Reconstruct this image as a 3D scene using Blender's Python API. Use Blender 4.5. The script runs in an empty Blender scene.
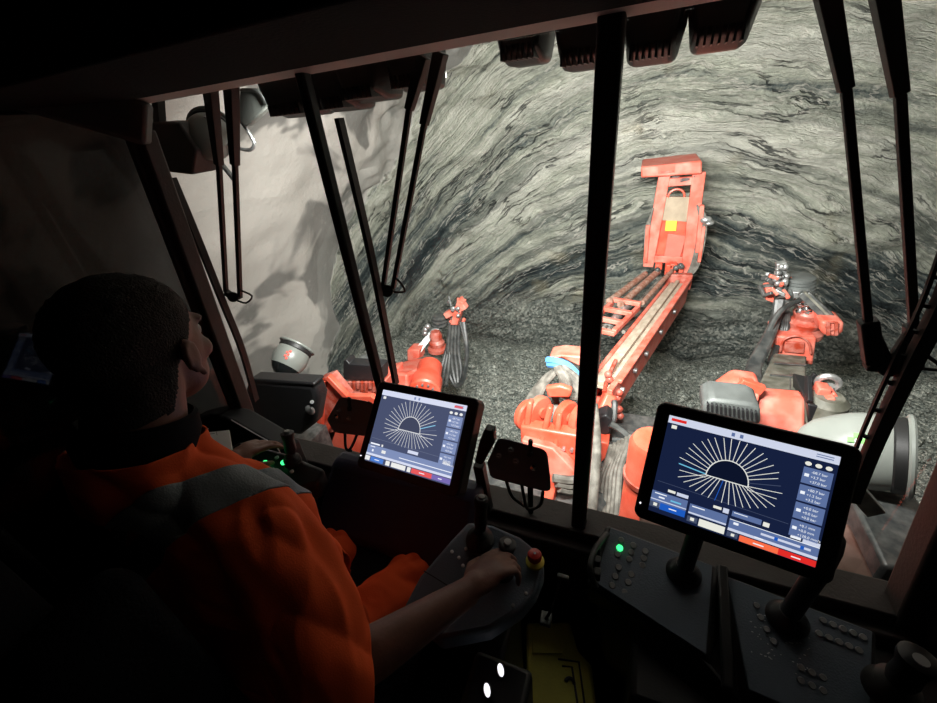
import bpy, math, random
from mathutils import Vector as V, Matrix, noise, Quaternion
import numpy as np
random.seed(4)
S = bpy.context.scene
COL = S.collection
F = 408.0
# ---------------------------------------------------------------- camera, world, exposure
def nv(v): return V(v).normalized()
_up = nv((-76, 690, F)); _l = V((-1082, 123, -F)); _l = (_l - _up*_l.dot(_up)).normalized()
_X = -_l; _Z = _up; _Y = _Z.cross(_X)
MW = Matrix((_X, _Y, _Z))
EYE = V((0, 0, 4.0))
cam = bpy.data.cameras.new('camera'); co = bpy.data.objects.new('camera', cam); COL.objects.link(co)
cam.sensor_width = 36; cam.lens = 36*F/937; cam.clip_start = .01; cam.clip_end = 100
co.matrix_world = Matrix.Translation(EYE) @ MW.to_4x4()
S.camera = co
w = bpy.data.worlds.new('world'); S.world = w; w.use_nodes = True
w.node_tree.nodes['Background'].inputs[0].default_value = (.01, .011, .013, 1)
w.node_tree.nodes['Background'].inputs[1].default_value = .15
S.view_settings.view_transform = 'Standard'; S.view_settings.look = 'None'
S.view_settings.exposure = 0.0; S.view_settings.gamma = 1.0; S.view_settings.use_curve_mapping = False
LAMP_W = 74.0
S.cycles.max_bounces = 6; S.cycles.diffuse_bounces = 3; S.cycles.transparent_max_bounces = 12
S.cycles.sample_clamp_indirect = 3.0

# directions through the windscreen: a point on the plane Y = y (or X = x, Z = z)
def ray(px, py): return MW @ V((px-468.5, 351.5-py, -F))
def P(px, py, y): r = ray(px, py); return EYE + r*(y/r.y)
def PX(px, py, x): r = ray(px, py); return EYE + r*(x/r.x)
def PZ(px, py, z): r = ray(px, py); return EYE + r*((z-EYE.z)/r.z)
def PD(px, py, d): return EYE + ray(px, py).normalized()*d

# ---------------------------------------------------------------- materials
def mat(name, col=(.5,.5,.5), rough=.5, metal=0, emit=None, es=0, bump=0, bscale=30, var=0, vscale=6, dust=0, spec=.5, dcol=(.45,.43,.38)):
    m = bpy.data.materials.new(name); m.use_nodes = True
    nt = m.node_tree; b = nt.nodes['Principled BSDF']
    b.inputs['Base Color'].default_value = (*col, 1); b.inputs['Roughness'].default_value = rough
    b.inputs['Metallic'].default_value = metal; b.inputs['Specular IOR Level'].default_value = spec
    if emit: b.inputs['Emission Color'].default_value = (*emit, 1); b.inputs['Emission Strength'].default_value = es
    tc = nt.nodes.new('ShaderNodeTexCoord')
    if var or dust:
        n = nt.nodes.new('ShaderNodeTexNoise'); n.inputs['Scale'].default_value = vscale; n.inputs['Detail'].default_value = 6
        nt.links.new(tc.outputs['Object'], n.inputs['Vector'])
        r = nt.nodes.new('ShaderNodeValToRGB'); nt.links.new(n.outputs['Fac'], r.inputs['Fac'])
        e = r.color_ramp.elements
        e[0].position = .38; e[1].position = .68
        e[0].color = (*[c*(1-var) for c in col], 1)
        e[1].color = (*([c*(1-dust)+d*dust for c, d in zip(col, dcol)] if dust else [min(1, c*(1+var)) for c in col]), 1)
        nt.links.new(r.outputs['Color'], b.inputs['Base Color'])
    if bump:
        n2 = nt.nodes.new('ShaderNodeTexNoise'); n2.inputs['Scale'].default_value = bscale; n2.inputs['Detail'].default_value = 5
        nt.links.new(tc.outputs['Object'], n2.inputs['Vector'])
        bp = nt.nodes.new('ShaderNodeBump'); bp.inputs['Strength'].default_value = bump; bp.inputs['Distance'].default_value = .02
        nt.links.new(n2.outputs['Fac'], bp.inputs['Height']); nt.links.new(bp.outputs['Normal'], b.inputs['Normal'])
    return m
M = {}
M['orange'] = mat('orange_paint', (.84,.095,.045), .4, var=.25, dust=.35, vscale=5, dcol=(.60,.21,.15))
M['orange2'] = mat('orange_paint_dusty', (.80,.13,.08), .5, var=.2, dust=.6, vscale=7, dcol=(.58,.29,.23))
M['redpaint'] = mat('dark_red_paint', (.45,.05,.02), .45, var=.3, dust=.3, vscale=12)
M['tan'] = mat('dusty_tray', (.48,.40,.30), .7, var=.3, vscale=8, dust=.3)
M['olive'] = mat('olive_cover', (.095,.095,.07), .6, var=.25, vscale=9, dust=.25)
M['hose'] = mat('dusty_hose', (.13,.12,.10), .7, var=.3, vscale=14, dust=.25)
M['bhose'] = mat('black_hose', (.035,.04,.04), .45, var=.3, vscale=10, dust=.1)
M['blue'] = mat('blue_hose', (.10,.32,.70), .5, var=.1)
M['steel'] = mat('steel', (.42,.43,.42), .35, .7, var=.3, vscale=20)
M['dsteel'] = mat('dark_steel', (.10,.11,.11), .4, .5, var=.3, vscale=20, dust=.2)
M['grill'] = mat('grey_casting', (.11,.12,.115), .5, .2, var=.15, vscale=9)
M['white'] = mat('white_shell', (.20,.215,.195), .35, var=.08, vscale=5)
M['red'] = mat('red_mark', (.7,.06,.03), .5)
M['green'] = mat('green_mark', (.1,.5,.05), .5)
M['lensb'] = mat('dark_lens', (.01,.012,.012), .08, spec=.9)
M['blk'] = mat('black_plastic', (.012,.012,.013), .45, bump=.05, bscale=200)
M['rub'] = mat('black_rubber', (.010,.010,.010), .5)
M['house'] = mat('lamp_housing', (.017,.016,.017), .4, spec=.6, bump=.05, bscale=90)
M['frame'] = mat('cab_frame_paint', (.060,.050,.046), .6, bump=.08, bscale=120, var=.12, vscale=7)
M['strip'] = mat('header_paint', (.46,.42,.39), .6, bump=.08, bscale=120, var=.1, vscale=7)
M['liner'] = mat('headliner', (.006,.005,.0055), .95, bump=.15, bscale=150, spec=.1)
M['post'] = mat('post_paint', (.012,.012,.012), .4, spec=.4)
M['dash'] = mat('dash_plastic', (.030,.032,.036), .6, bump=.1, bscale=240)
M['navyd'] = mat('dashboard_plastic', (.03,.032,.07), .5)
M['navy'] = mat('console_plastic', (.14,.175,.22), .55, bump=.12, bscale=260)
M['boxcase'] = mat('switch_box_plastic', (.20,.21,.25), .5, bump=.08, bscale=240)
M['grey'] = mat('grey_marking', (.22,.23,.24), .6)
M['btn'] = mat('button_grey', (.30,.31,.31), .45)
M['label'] = mat('white_marking', (.8,.82,.85), .6)
M['yel'] = mat('yellow_plastic', (.80,.74,.12), .55, bump=.1, bscale=120, var=.15)
M['yelr'] = mat('yellow_ring', (.65,.55,.05), .5)
M['estop'] = mat('red_button', (.55,.02,.01), .3)
M['glow_w'] = mat('lit_switch_white', (.8,.8,.8), .4, emit=(.95,.93,1), es=1.3)
M['glow_g'] = mat('lit_button_green', (.05,.6,.2), .4, emit=(.05,1,.25), es=2.0)
M['chrome'] = mat('chrome', (.75,.75,.75), .12, 1)
M['paper'] = mat('paper', (.78,.79,.75), .8, var=.05)
M['skin'] = mat('skin', (.21,.095,.065), .5, var=.10, vscale=22, bump=.06, bscale=160)
M['hair'] = mat('hair', (.030,.022,.017), .75, bump=.7, bscale=320, spec=.3)
M['shirt'] = mat('orange_fabric', (.95,.125,.03), .8, bump=.10, bscale=380, var=.06, vscale=8, spec=.15)
M['refl'] = mat('grey_reflective_tape', (.23,.25,.26), .55, bump=.15, bscale=300, spec=.4)
M['tee'] = mat('black_fabric', (.012,.011,.012), .9, spec=.1)
M['pants'] = mat('orange_trousers', (.80,.09,.02), .85, bump=.1, bscale=300, spec=.15)
M['seat'] = mat('seat_fabric', (.010,.010,.011), .95, bump=.25, bscale=240, spec=.05)
M['cabfloor'] = mat('cab_floor_mat', (.012,.012,.012), .8, bump=.3, bscale=90)
M['boot'] = mat('boot', (.03,.025,.02), .7)
# screens
def em(name, c, s=1.0):
    m = bpy.data.materials.new(name); m.use_nodes = True; nt = m.node_tree; nt.nodes.remove(nt.nodes['Principled BSDF'])
    e = nt.nodes.new('ShaderNodeEmission'); e.inputs[0].default_value = (*c, 1); e.inputs[1].default_value = s
    nt.links.new(e.outputs[0], nt.nodes['Material Output'].inputs[0]); return m
def lin(r, g, b): return tuple((c/255/12.92 if c/255 <= .04045 else ((c/255+.055)/1.055)**2.4) for c in (r, g, b))
def scr_set(k):
    f = (lambda r, g, b: lin(r, g, b)) if k == 0 else (lambda r, g, b: lin(*[c*.78+56+(6 if i == 2 else 0) for i, c in enumerate((r, g, b))]))
    n = ['a', 'b'][k]
    return [em('screen_navy_'+n, f(22,32,62)), em('screen_line_'+n, f(225,226,222)), em('screen_bar_'+n, f(205,212,232)),
            em('screen_panel_'+n, f(92,112,158)), em('screen_blue_'+n, f(30,90,190)), em('screen_red_'+n, f(226,44,40)),
            em('screen_orange_'+n, f(250,110,70)), em('screen_cream_'+n, f(232,232,222)), em('screen_text_'+n, f(240,245,252)),
            em('screen_dim_'+n, f(70,80,105)), em('screen_cyan_'+n, f(110,190,225)), em('screen_purple_'+n, f(84,66,150)), em('screen_inner_'+n, f(13,20,42))]
def glass_mat(tc=(.97,.98,.975,1)):
    m = bpy.data.materials.new('pane_glass'); m.use_nodes = True; nt = m.node_tree; nt.nodes.remove(nt.nodes['Principled BSDF'])
    t = nt.nodes.new('ShaderNodeBsdfTransparent'); t.inputs[0].default_value = tc
    g = nt.nodes.new('ShaderNodeBsdfGlossy'); g.inputs['Roughness'].default_value = .02
    lw = nt.nodes.new('ShaderNodeLayerWeight'); lw.inputs[0].default_value = .5; pw = nt.nodes.new('ShaderNodeMath'); pw.operation = 'POWER'; pw.inputs[1].default_value = 5
    nt.links.new(lw.outputs['Facing'], pw.inputs[0]); f = nt.nodes.new('ShaderNodeMath'); f.operation = 'MULTIPLY_ADD'; f.inputs[1].default_value = .35; f.inputs[2].default_value = .015; nt.links.new(pw.outputs[0], f.inputs[0])
    x = nt.nodes.new('ShaderNodeMixShader'); nt.links.new(f.outputs[0], x.inputs[0]); nt.links.new(t.outputs[0], x.inputs[1]); nt.links.new(g.outputs[0], x.inputs[2])
    nt.links.new(x.outputs[0], nt.nodes['Material Output'].inputs[0]); return m
M['glass'] = glass_mat()
M['glass_shade'] = glass_mat((.30,.30,.30,1))  # left side pane: shade of the dim tunnel wall outside put into the tint

# node helper for the rock
class NB:
    def __init__(s, nt): s.nt = nt
    def n(s, t, **k):
        o = s.nt.nodes.new(t)
        for a, b in k.items(): setattr(o, a, b)
        return o
    def put(s, sock, v):
        if isinstance(v, (int, float)): sock.default_value = v
        elif isinstance(v, tuple): sock.default_value = v
        else: s.nt.links.new(v, sock)
    def m(s, op, a, b=0.0, c=None, clamp=False):
        o = s.n('ShaderNodeMath', operation=op, use_clamp=clamp); s.put(o.inputs[0], a); s.put(o.inputs[1], b)
        if c is not None: s.put(o.inputs[2], c)
        return o.outputs[0]
    def xyz(s, a, b, c):
        o = s.n('ShaderNodeCombineXYZ'); s.put(o.inputs[0], a); s.put(o.inputs[1], b); s.put(o.inputs[2], c); return o.outputs[0]
    def noise(s, v, sc, det=5, rough=.55, dist=0):
        o = s.n('ShaderNodeTexNoise'); s.put(o.inputs['Vector'], v); o.inputs['Scale'].default_value = sc; o.inputs['Detail'].default_value = det
        o.inputs['Roughness'].default_value = rough; o.inputs['Distortion'].default_value = dist; return o.outputs['Fac']
    def ramp(s, f, pts):
        o = s.n('ShaderNodeValToRGB'); s.put(o.inputs[0], f); e = o.color_ramp.elements
        while len(e) < len(pts): e.new(.5)
        for i, (p, c) in enumerate(pts): e[i].position = p; e[i].color = (*c, 1) if isinstance(c, tuple) else (c, c, c, 1)
        return o.outputs[0]
    def mix(s, f, a, b, mode='MIX'):
        o = s.n('ShaderNodeMix', data_type='RGBA', blend_type=mode); s.put(o.inputs[0], f)
        s.put(o.inputs[6], (*a, 1) if isinstance(a, tuple) else a); s.put(o.inputs[7], (*b, 1) if isinstance(b, tuple) else b); return o.outputs[2]
    def step(s, x, a, b):
        o = s.n('ShaderNodeMapRange', interpolation_type='SMOOTHSTEP'); s.put(o.inputs[0], x); s.put(o.inputs[1], a); s.put(o.inputs[2], b); return o.outputs[0]
def rock_mat():
    m = bpy.data.materials.new('banded_rock_and_shotcrete'); m.use_nodes = True; nt = m.node_tree; b = nt.nodes['Principled BSDF']; N = NB(nt)
    tc = N.n('ShaderNodeTexCoord'); ob = tc.outputs['Object']
    sp = N.n('ShaderNodeSeparateXYZ'); nt.links.new(ob, sp.inputs[0]); x, y, z = sp.outputs
    # folds: a slow warp and a finer one
    w1 = N.m('SUBTRACT', N.noise(ob, .30, 1), .5); w2 = N.m('SUBTRACT', N.noise(ob, 1.0, 2), .5)
    xs = N.m('SUBTRACT', x, .75); w3 = N.m('SUBTRACT', N.noise(ob, 5, 4, .6), .5)
    r = N.m('ADD', z, N.m('MULTIPLY', N.m('MULTIPLY', xs, xs), .095)); r = N.m('ADD', r, N.m('MULTIPLY', w3, .10))
    r = N.m('ADD', r, N.m('MULTIPLY', N.m('SUBTRACT', 7.9, y), .34))
    r = N.m('ADD', r, N.m('MULTIPLY', w1, 1.0)); r = N.m('ADD', r, N.m('MULTIPLY', w2, .24))
    sx = N.m('MULTIPLY', x, .22); sy = N.m('MULTIPLY', y, .22)
    big = N.noise(N.xyz(N.m('MULTIPLY', x, .12), N.m('MULTIPLY', y, .12), N.m('MULTIPLY', r, 1.0)), 1.5, 3, .55)
    mid = N.noise(N.xyz(N.m('MULTIPLY', x, .14), N.m('MULTIPLY', y, .14), N.m('MULTIPLY', r, 2.6)), 2.2, 7, .66)
    fine = N.noise(N.xyz(N.m('MULTIPLY', x, .26), N.m('MULTIPLY', y, .26), N.m('MULTIPLY', r, 6.0)), 3.2, 6, .72)
    blot = N.noise(ob, 2.2, 8, .65, .8)
    v = N.m('ADD', N.m('MULTIPLY', big, 1.35), N.m('MULTIPLY', mid, .95)); v = N.m('ADD', v, N.m('MULTIPLY', fine, .55)); v = N.m('ADD', v, N.m('MULTIPLY', blot, .30))
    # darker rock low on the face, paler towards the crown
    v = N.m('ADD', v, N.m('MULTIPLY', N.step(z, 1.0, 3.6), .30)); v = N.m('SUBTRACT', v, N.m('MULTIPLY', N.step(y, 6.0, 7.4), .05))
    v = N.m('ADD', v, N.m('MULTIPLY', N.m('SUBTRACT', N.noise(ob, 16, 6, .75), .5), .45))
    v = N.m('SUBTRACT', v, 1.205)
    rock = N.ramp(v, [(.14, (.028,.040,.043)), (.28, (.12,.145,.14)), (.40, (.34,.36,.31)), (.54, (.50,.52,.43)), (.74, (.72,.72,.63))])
    db = N.noise(N.xyz(N.m('MULTIPLY', x, .10), N.m('MULTIPLY', y, .10), N.m('MULTIPLY', r, 1.5)), 1.7, 3, .6)
    db = N.m('MULTIPLY', N.step(db, .50, .57), N.m('SUBTRACT', .80, N.m('MULTIPLY', N.step(z, 2.0, 4.2), .55)))
    rock = N.mix(db, rock, N.mix(.30, (.035,.050,.055), rock))
    # thin dark partings along the bands and thin pale veins
    ck = N.m('ABSOLUTE', N.m('SUBTRACT', N.noise(N.xyz(sx, sy, N.m('MULTIPLY', r, 1.5)), 2.6, 4, .6), .5))
    brk = N.step(N.noise(ob, .9, 2), .42, .60)
    crack = N.m('MULTIPLY', N.m('SUBTRACT', 1.0, N.step(ck, .004, .022)), brk)
    rock = N.mix(N.m('MULTIPLY', crack, .85), rock, (.022,.028,.032))
    vk = N.m('ABSOLUTE', N.m('SUBTRACT', N.noise(N.xyz(sx, sy, N.m('MULTIPLY', r, 1.3)), 3.4, 4, .6), .47))
    rock = N.mix(N.m('MULTIPLY', N.m('SUBTRACT', 1.0, N.step(vk, .003, .018)), .75), rock, (.66,.64,.57))
    och = N.step(N.noise(ob, .8, 4), .60, .75); rock = N.mix(N.m('MULTIPLY', och, .35), rock, (.50,.42,.24))
    vo = N.n('ShaderNodeTexVoronoi'); vo.inputs['Scale'].default_value = 26; nt.links.new(ob, vo.inputs['Vector']); so_ = N.n('ShaderNodeSeparateColor'); nt.links.new(vo.outputs['Color'], so_.inputs[0])
    cr = N.m('MULTIPLY', N.m('SUBTRACT', 1.0, N.step(N.m('ADD', z, N.m('MULTIPLY', N.m('SUBTRACT', N.noise(ob, .9, 4), .5), 2.2)), .0, .9)), .75)
    rock = N.mix(cr, rock, N.ramp(so_.outputs[0], [(.1, (.07,.085,.078)), (.6, (.23,.25,.225)), (1, (.52,.53,.47))]))
    # shotcrete
    sc = N.noise(ob, .55, 4, .55, .6); grain = N.noise(ob, 9, 6, .7)
    shot = N.mix(N.step(sc, .50, .54), (.50,.475,.43), (.15,.148,.135))
    shot = N.mix(N.m('MULTIPLY', N.noise(ob, 2.0, 5), .45), shot, (.36,.34,.315))
    shot = N.mix(N.m('MULTIPLY', N.step(grain, .55, .8), .4), shot, (.60,.58,.54))
    t = N.m('SUBTRACT', y, N.m('ADD', 4.9, N.m('MULTIPLY', N.m('SUBTRACT', z, 1.6), .62)))
    t = N.m('ADD', t, N.m('MULTIPLY', N.m('SUBTRACT', N.noise(ob, .5, 4, .55), .5), 2.6))
    f = N.step(t, -.03, .06); rim = N.m('MULTIPLY', N.step(t, -.75, -.70), N.m('SUBTRACT', 1.0, f))
    shot = N.mix(N.m('MULTIPLY', rim, .45), shot, (.27,.27,.25))
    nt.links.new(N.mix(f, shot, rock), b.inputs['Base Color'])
    b.inputs['Roughness'].default_value = .85; b.inputs['Specular IOR Level'].default_value = .25
    bh = N.m('ADD', N.m('MULTIPLY', N.m('ADD', N.m('MULTIPLY', mid, 1.2), N.m('ADD', fine, N.m('MULTIPLY', crack, -.5))), f), N.m('MULTIPLY', N.noise(ob, 6, 8, .7), N.m('ADD', .14, N.m('MULTIPLY', f, .46))))
    bp = N.n('ShaderNodeBump'); bp.inputs['Strength'].default_value = 1.0; bp.inputs['Distance'].default_value = .12
    nt.links.new(bh, bp.inputs['Height']); nt.links.new(bp.outputs[0], b.inputs['Normal']); return m
M['rock'] = rock_mat()
def muck_mat():
    m = bpy.data.materials.new('rock_muck'); m.use_nodes = True; nt = m.node_tree; b = nt.nodes['Principled BSDF']; N = NB(nt)
    ob = N.n('ShaderNodeTexCoord').outputs['Object']
    v = N.n('ShaderNodeTexVoronoi'); v.inputs['Scale'].default_value = 22; nt.links.new(ob, v.inputs['Vector'])
    v2 = N.n('ShaderNodeTexVoronoi'); v2.inputs['Scale'].default_value = 55; nt.links.new(ob, v2.inputs['Vector'])
    s1 = N.n('ShaderNodeSeparateColor'); nt.links.new(v.outputs['Color'], s1.inputs[0]); s2 = N.n('ShaderNodeSeparateColor'); nt.links.new(v2.outputs['Color'], s2.inputs[0])
    g = N.m('ADD', N.m('MULTIPLY', s1.outputs[0], .35), N.m('MULTIPLY', s2.outputs[0], .45)); g = N.m('ADD', g, N.m('MULTIPLY', N.noise(ob, 1.2, 6), .4))
    c = N.ramp(g, [(.2, (.08,.095,.087)), (.5, (.21,.235,.21)), (.8, (.46,.48,.42)), (1, (.75,.75,.68))])
    nt.links.new(c, b.inputs['Base Color']); b.inputs['Roughness'].default_value = .8
    bp = N.n('ShaderNodeBump'); bp.inputs['Strength'].default_value = 1; bp.inputs['Distance'].default_value = .05
    h = N.m('SUBTRACT', N.m('MULTIPLY', v.outputs['Distance'], -1.0), N.m('MULTIPLY', v2.outputs['Distance'], .6))
    nt.links.new(h, bp.inputs['Height']); nt.links.new(bp.outputs[0], b.inputs['Normal']); return m
M['muck'] = muck_mat()

# ---------------------------------------------------------------- mesh building
WM = {}
def thing(name, label, cat, loc=(0,0,0), group=None, mtx=None):
    o = bpy.data.objects.new(name, None); COL.objects.link(o); o.empty_display_size = .1
    m = mtx if mtx is not None else Matrix.Translation(V(loc)); o.matrix_world = m; WM[o.name] = m.copy()
    o['label'] = label; o['category'] = cat
    if group: o['group'] = group
    return o
def tag(o, label, cat, group=None):
    o['label'] = label; o['category'] = cat
    if group: o['group'] = group
    return o
def smoothpath(pts, n=6):
    pts = [V(p) for p in pts]
    if len(pts) < 3: return pts
    out = []
    q = [pts[0]*2-pts[1]] + pts + [pts[-1]*2-pts[-2]]
    for i in range(1, len(q)-2):
        a, b, c, d = q[i-1:i+3]
        for k in range(n):
            t = k/n
            out.append(.5*((2*b)+(c-a)*t+(2*a-5*b+4*c-d)*t*t+(3*b-a-3*c+d)*t**3))
    out.append(pts[-1]); return out
class MB:
    def __init__(s): s.v = []; s.f = []; s.mi = []
    def add(s, vs, fs, mi=0):
        o = len(s.v); s.v += [V(p) for p in vs]; s.f += [tuple(i+o for i in f) for f in fs]; s.mi += [mi]*len(fs); return s
    def box(s, c, sz, R=None, mi=0):
        c = V(c); h = V(sz)*.5; vs = []
        for k in range(8):
            p = V(((k & 1)*2-1, ((k >> 1) & 1)*2-1, ((k >> 2) & 1)*2-1)); p = V((p.x*h.x, p.y*h.y, p.z*h.z))
            vs.append(c+(R @ p if R else p))
        return s.add(vs, [(0,2,3,1),(4,5,7,6),(0,1,5,4),(2,6,7,3),(0,4,6,2),(1,3,7,5)], mi)
    def beam(s, a, b, w, h, up=(0,0,1), mi=0, w2=None, h2=None):
        a = V(a); b = V(b); d = (b-a).normalized(); x = d.cross(V(up))
        x = x.normalized() if x.length > 1e-4 else V((1,0,0)); u = x.cross(d).normalized()
        w2 = w if w2 is None else w2; h2 = h if h2 is None else h2
        vs = [a-x*w/2-u*h/2, a+x*w/2-u*h/2, a+x*w/2+u*h/2, a-x*w/2+u*h/2, b-x*w2/2-u*h2/2, b+x*w2/2-u*h2/2, b+x*w2/2+u*h2/2, b-x*w2/2+u*h2/2]
        return s.add(vs, [(3,2,1,0),(4,5,6,7),(0,1,5,4),(1,2,6,5),(2,3,7,6),(3,0,4,7)], mi)
    def tube(s, pts, r, n=10, mi=0, sm=6):
        pts = smoothpath(pts, sm) if sm else [V(p) for p in pts]; rs = r if isinstance(r, (list, tuple)) else None
        vs = []; fs = []; prev = None; m = len(pts)
        for i, p in enumerate(pts):
            d = (pts[min(i+1, m-1)]-pts[max(i-1, 0)]).normalized()
            if prev is None: x = d.orthogonal().normalized()
            else: x = (prev-d*prev.dot(d)).normalized()
            prev = x; yv = d.cross(x)
            rr = r if rs is None else rs[0]+(rs[1]-rs[0])*i/(m-1)
            for k in range(n): a = 2*math.pi*k/n; vs.append(p+(x*math.cos(a)+yv*math.sin(a))*rr)
        for i in range(m-1):
            for k in range(n): k2 = (k+1) % n; fs.append((i*n+k, i*n+k2, (i+1)*n+k2, (i+1)*n+k))
        fs.append(tuple(range(n-1, -1, -1))); fs.append(tuple((m-1)*n+k for k in range(n)))
        return s.add(vs, fs, mi)
    def cyl(s, a, b, r1, r2=None, n=24, mi=0):
        return s.tube([a, b], [r1, r1 if r2 is None else r2], n, mi, 0)
    def lathe(s, o, ax, prof, n=28, mi=0, sx=1.0):
        o = V(o); ax = V(ax).normalized(); x = V((1,0,0)); x = x-ax*x.dot(ax); x = x.normalized() if x.length > .05 else ax.orthogonal().normalized(); y = ax.cross(x)
        vs = []; fs = []
        for (r, h) in prof:
            for k in range(n): a = 2*math.pi*k/n; vs.append(o+ax*h+(x*math.cos(a)*sx+y*math.sin(a))*r)
        for i in range(len(prof)-1):
            for k in range(n): k2 = (k+1) % n; fs.append((i*n+k, i*n+k2, (i+1)*n+k2, (i+1)*n+k))
        fs.append(tuple(range(n-1, -1, -1))); fs.append(tuple((len(prof)-1)*n+k for k in range(n)))
        return s.add(vs, fs, mi)
    def ell(s, c, r, R=None, nu=20, nv_=12, mi=0, vmax=1.0):
        c = V(c); r = V((r,)*3) if isinstance(r, (int, float)) else V(r); vs = []; fs = []
        for i in range(nv_+1):
            t = math.pi*i/nv_*vmax
            for k in range(nu):
                a = 2*math.pi*k/nu; p = V((math.sin(t)*math.cos(a)*r.x, math.sin(t)*math.sin(a)*r.y, math.cos(t)*r.z))
                vs.append(c+(R @ p if R else p))
        for i in range(nv_):
            for k in range(nu): k2 = (k+1) % nu; fs.append((i*nu+k, (i+1)*nu+k, (i+1)*nu+k2, i*nu+k2))
        if vmax < 1: fs.append(tuple(nv_*nu+k for k in range(nu)))
        return s.add(vs, fs, mi)
    def slab(s, pts, vec, mi=0):
        pts = [V(p) for p in pts]; vec = V(vec); n = len(pts); vs = pts+[p+vec for p in pts]
        nrm = (pts[1]-pts[0]).cross(pts[2]-pts[1])
        fs = [tuple(range(n)), tuple(range(2*n-1, n-1, -1))]+[(i, i+n, (i+1) % n+n, (i+1) % n) for i in range(n)]
        if nrm.dot(vec) > 0: fs = [tuple(reversed(f)) for f in fs]
        return s.add(vs, fs, mi)
    def build(s, name, mats, parent=None, bevel=0, smooth=True, local=False, kind=None, seg=2, ang=40):
        if not isinstance(mats, (list, tuple)): mats = [mats]
        mats = [M[x] if isinstance(x, str) else x for x in mats]
        vs = s.v
        if parent is not None and not local:
            inv = WM[parent.name].inverted(); vs = [inv @ p for p in vs]
        me = bpy.data.meshes.new(name); me.from_pydata([tuple(p) for p in vs], [], s.f)
        for m in mats: me.materials.append(m)
        me.polygons.foreach_set('material_index', s.mi)
        if smooth: me.shade_smooth(); 
        me.update()
        o = bpy.data.objects.new(name, me); COL.objects.link(o)
        if smooth: me.set_sharp_from_angle(angle=math.radians(ang))
        if bevel:
            b = o.modifiers.new('bevel', 'BEVEL'); b.width = bevel; b.segments = seg; b.limit_method = 'ANGLE'; b.angle_limit = math.radians(35); b.harden_normals = False
        if parent is not None: o.parent = parent; WM[o.name] = WM[parent.name]
        else: WM[o.name] = Matrix.Identity(4)
        if kind: o['kind'] = kind
        return o
def st(name, mb, m, bevel=0, **k): return mb.build(name, m, None, bevel, kind='structure', **k)
def ringpath(c, ax, r, a0=0, a1=360, n=16, sx=1.0):
    c = V(c); ax = V(ax).normalized(); x = V((1,0,0)); x = x-ax*x.dot(ax); x = x.normalized() if x.length > .05 else ax.orthogonal().normalized(); y = ax.cross(x)
    return [c+(x*math.cos(math.radians(a0+(a1-a0)*i/n))*sx+y*math.sin(math.radians(a0+(a1-a0)*i/n)))*r for i in range(n+1)]

# ================================================================ TUNNEL
HW, CR, XC = 4.55, 5.35, .15
def prof(u):      # u 0..1 from the left foot over the crown to the right foot
    L1 = 2.5; arc = 9.6; T = 2*L1+arc; s = u*T
    if s < L1: return V((-HW, 0, s-1))
    if s > L1+arc: return V((HW, 0, T-s-1))
    a = math.pi*(s-L1)/arc; return V((-HW*math.cos(a), 0, 1.5+(CR-1.5)*math.sin(a)))
def rough(p, nrm, amt):
    big = noise.fractal(p*.55, 1, 2, 3)*.30
    q = V((p.x*.5, p.y*.5, p.z*2.3)); md = noise.fractal(q*1.6, .9, 2.1, 4)*.10
    fi = noise.fractal(V((p.x*1.5, p.y*1.5, p.z*4.5))*1.7, .8, 2.1, 3)*.035
    return p + nrm*(big*(.5+.5*amt)+(md+fi)*amt)
YF, RC = 7.9, 1.1
def tun(u, v):    # v 0..1 barrel, 1..1.5 rounded corner, 1.5..2.5 face
    p = prof(u); c = V((0, 0, 1.6)); cf = V((0, 0, -1.4))
    if v <= 1: y = -2.5+(YF-RC+2.5)*v; sc = 1.0; n = (c-p).normalized()
    elif v <= 1.5: t = (v-1)*math.pi; y = YF-RC+RC*math.sin(t); sc = 1-.13*(1-math.cos(t)); n = ((c-p).normalized()*math.cos(t)+V((0,-1,0))*math.sin(t)).normalized()
    else: y = YF; sc = .87*(1-(v-1.5)); n = V((0,-1,0))
    q = cf+(p-cf)*sc; q.x += XC; q.y = y
    a = min(1, max(.15, (y-4.6)/1.2))
    q = rough(q, n, a)
    if v > 1.3: q.y -= .0
    return q
def patch(name, u0, u1, nu, v0, v1, nv_):
    g = []; fs = []
    for i in range(nu+1):
        for j in range(nv_+1): g.append(tun(u0+(u1-u0)*i/nu, v0+(v1-v0)*j/nv_))
    for i in range(nu):
        for j in range(nv_): a = i*(nv_+1)+j; fs.append((a, a+1, a+nv_+2, a+nv_+1))
    mb = MB(); mb.add(g, fs); return mb.build(name, 'rock', None, kind='structure', ang=180)
patch('wall_left', 0, .28, 70, 0, 1, 170)
patch('ceiling', .28, .72, 110, 0, 1, 170)
patch('wall_right', .72, 1, 70, 0, 1, 170)
patch('wall_front', 0, 1, 260, 1, 2.49, 190)
# muck floor
def fz(x, y):
    s = -.10-max(0, y-5.2)*.22+max(0, x-1.8)*.12+max(0, -x-3.2)*.25
    return s+noise.fractal(V((x*.9, y*.9, 3)), 1, 2, 3)*.14+abs(noise.noise(V((x*5, y*5, 1))))*.10+abs(noise.noise(V((x*13, y*13, 7))))*.04
g = []; fs = []; nx, ny = 190, 200
for i in range(nx+1):
    for j in range(ny+1):
        x = -5.2+10.7*i/nx; y = -2.5+10.8*j/ny; g.append((x, y, fz(x, y)))
for i in range(nx):
    for j in range(ny): a = i*(ny+1)+j; fs.append((a, a+ny+1, a+ny+2, a+1))
mb = MB(); mb.add(g, fs); mb.build('floor', 'muck', None, kind='structure', ang=180)
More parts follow.
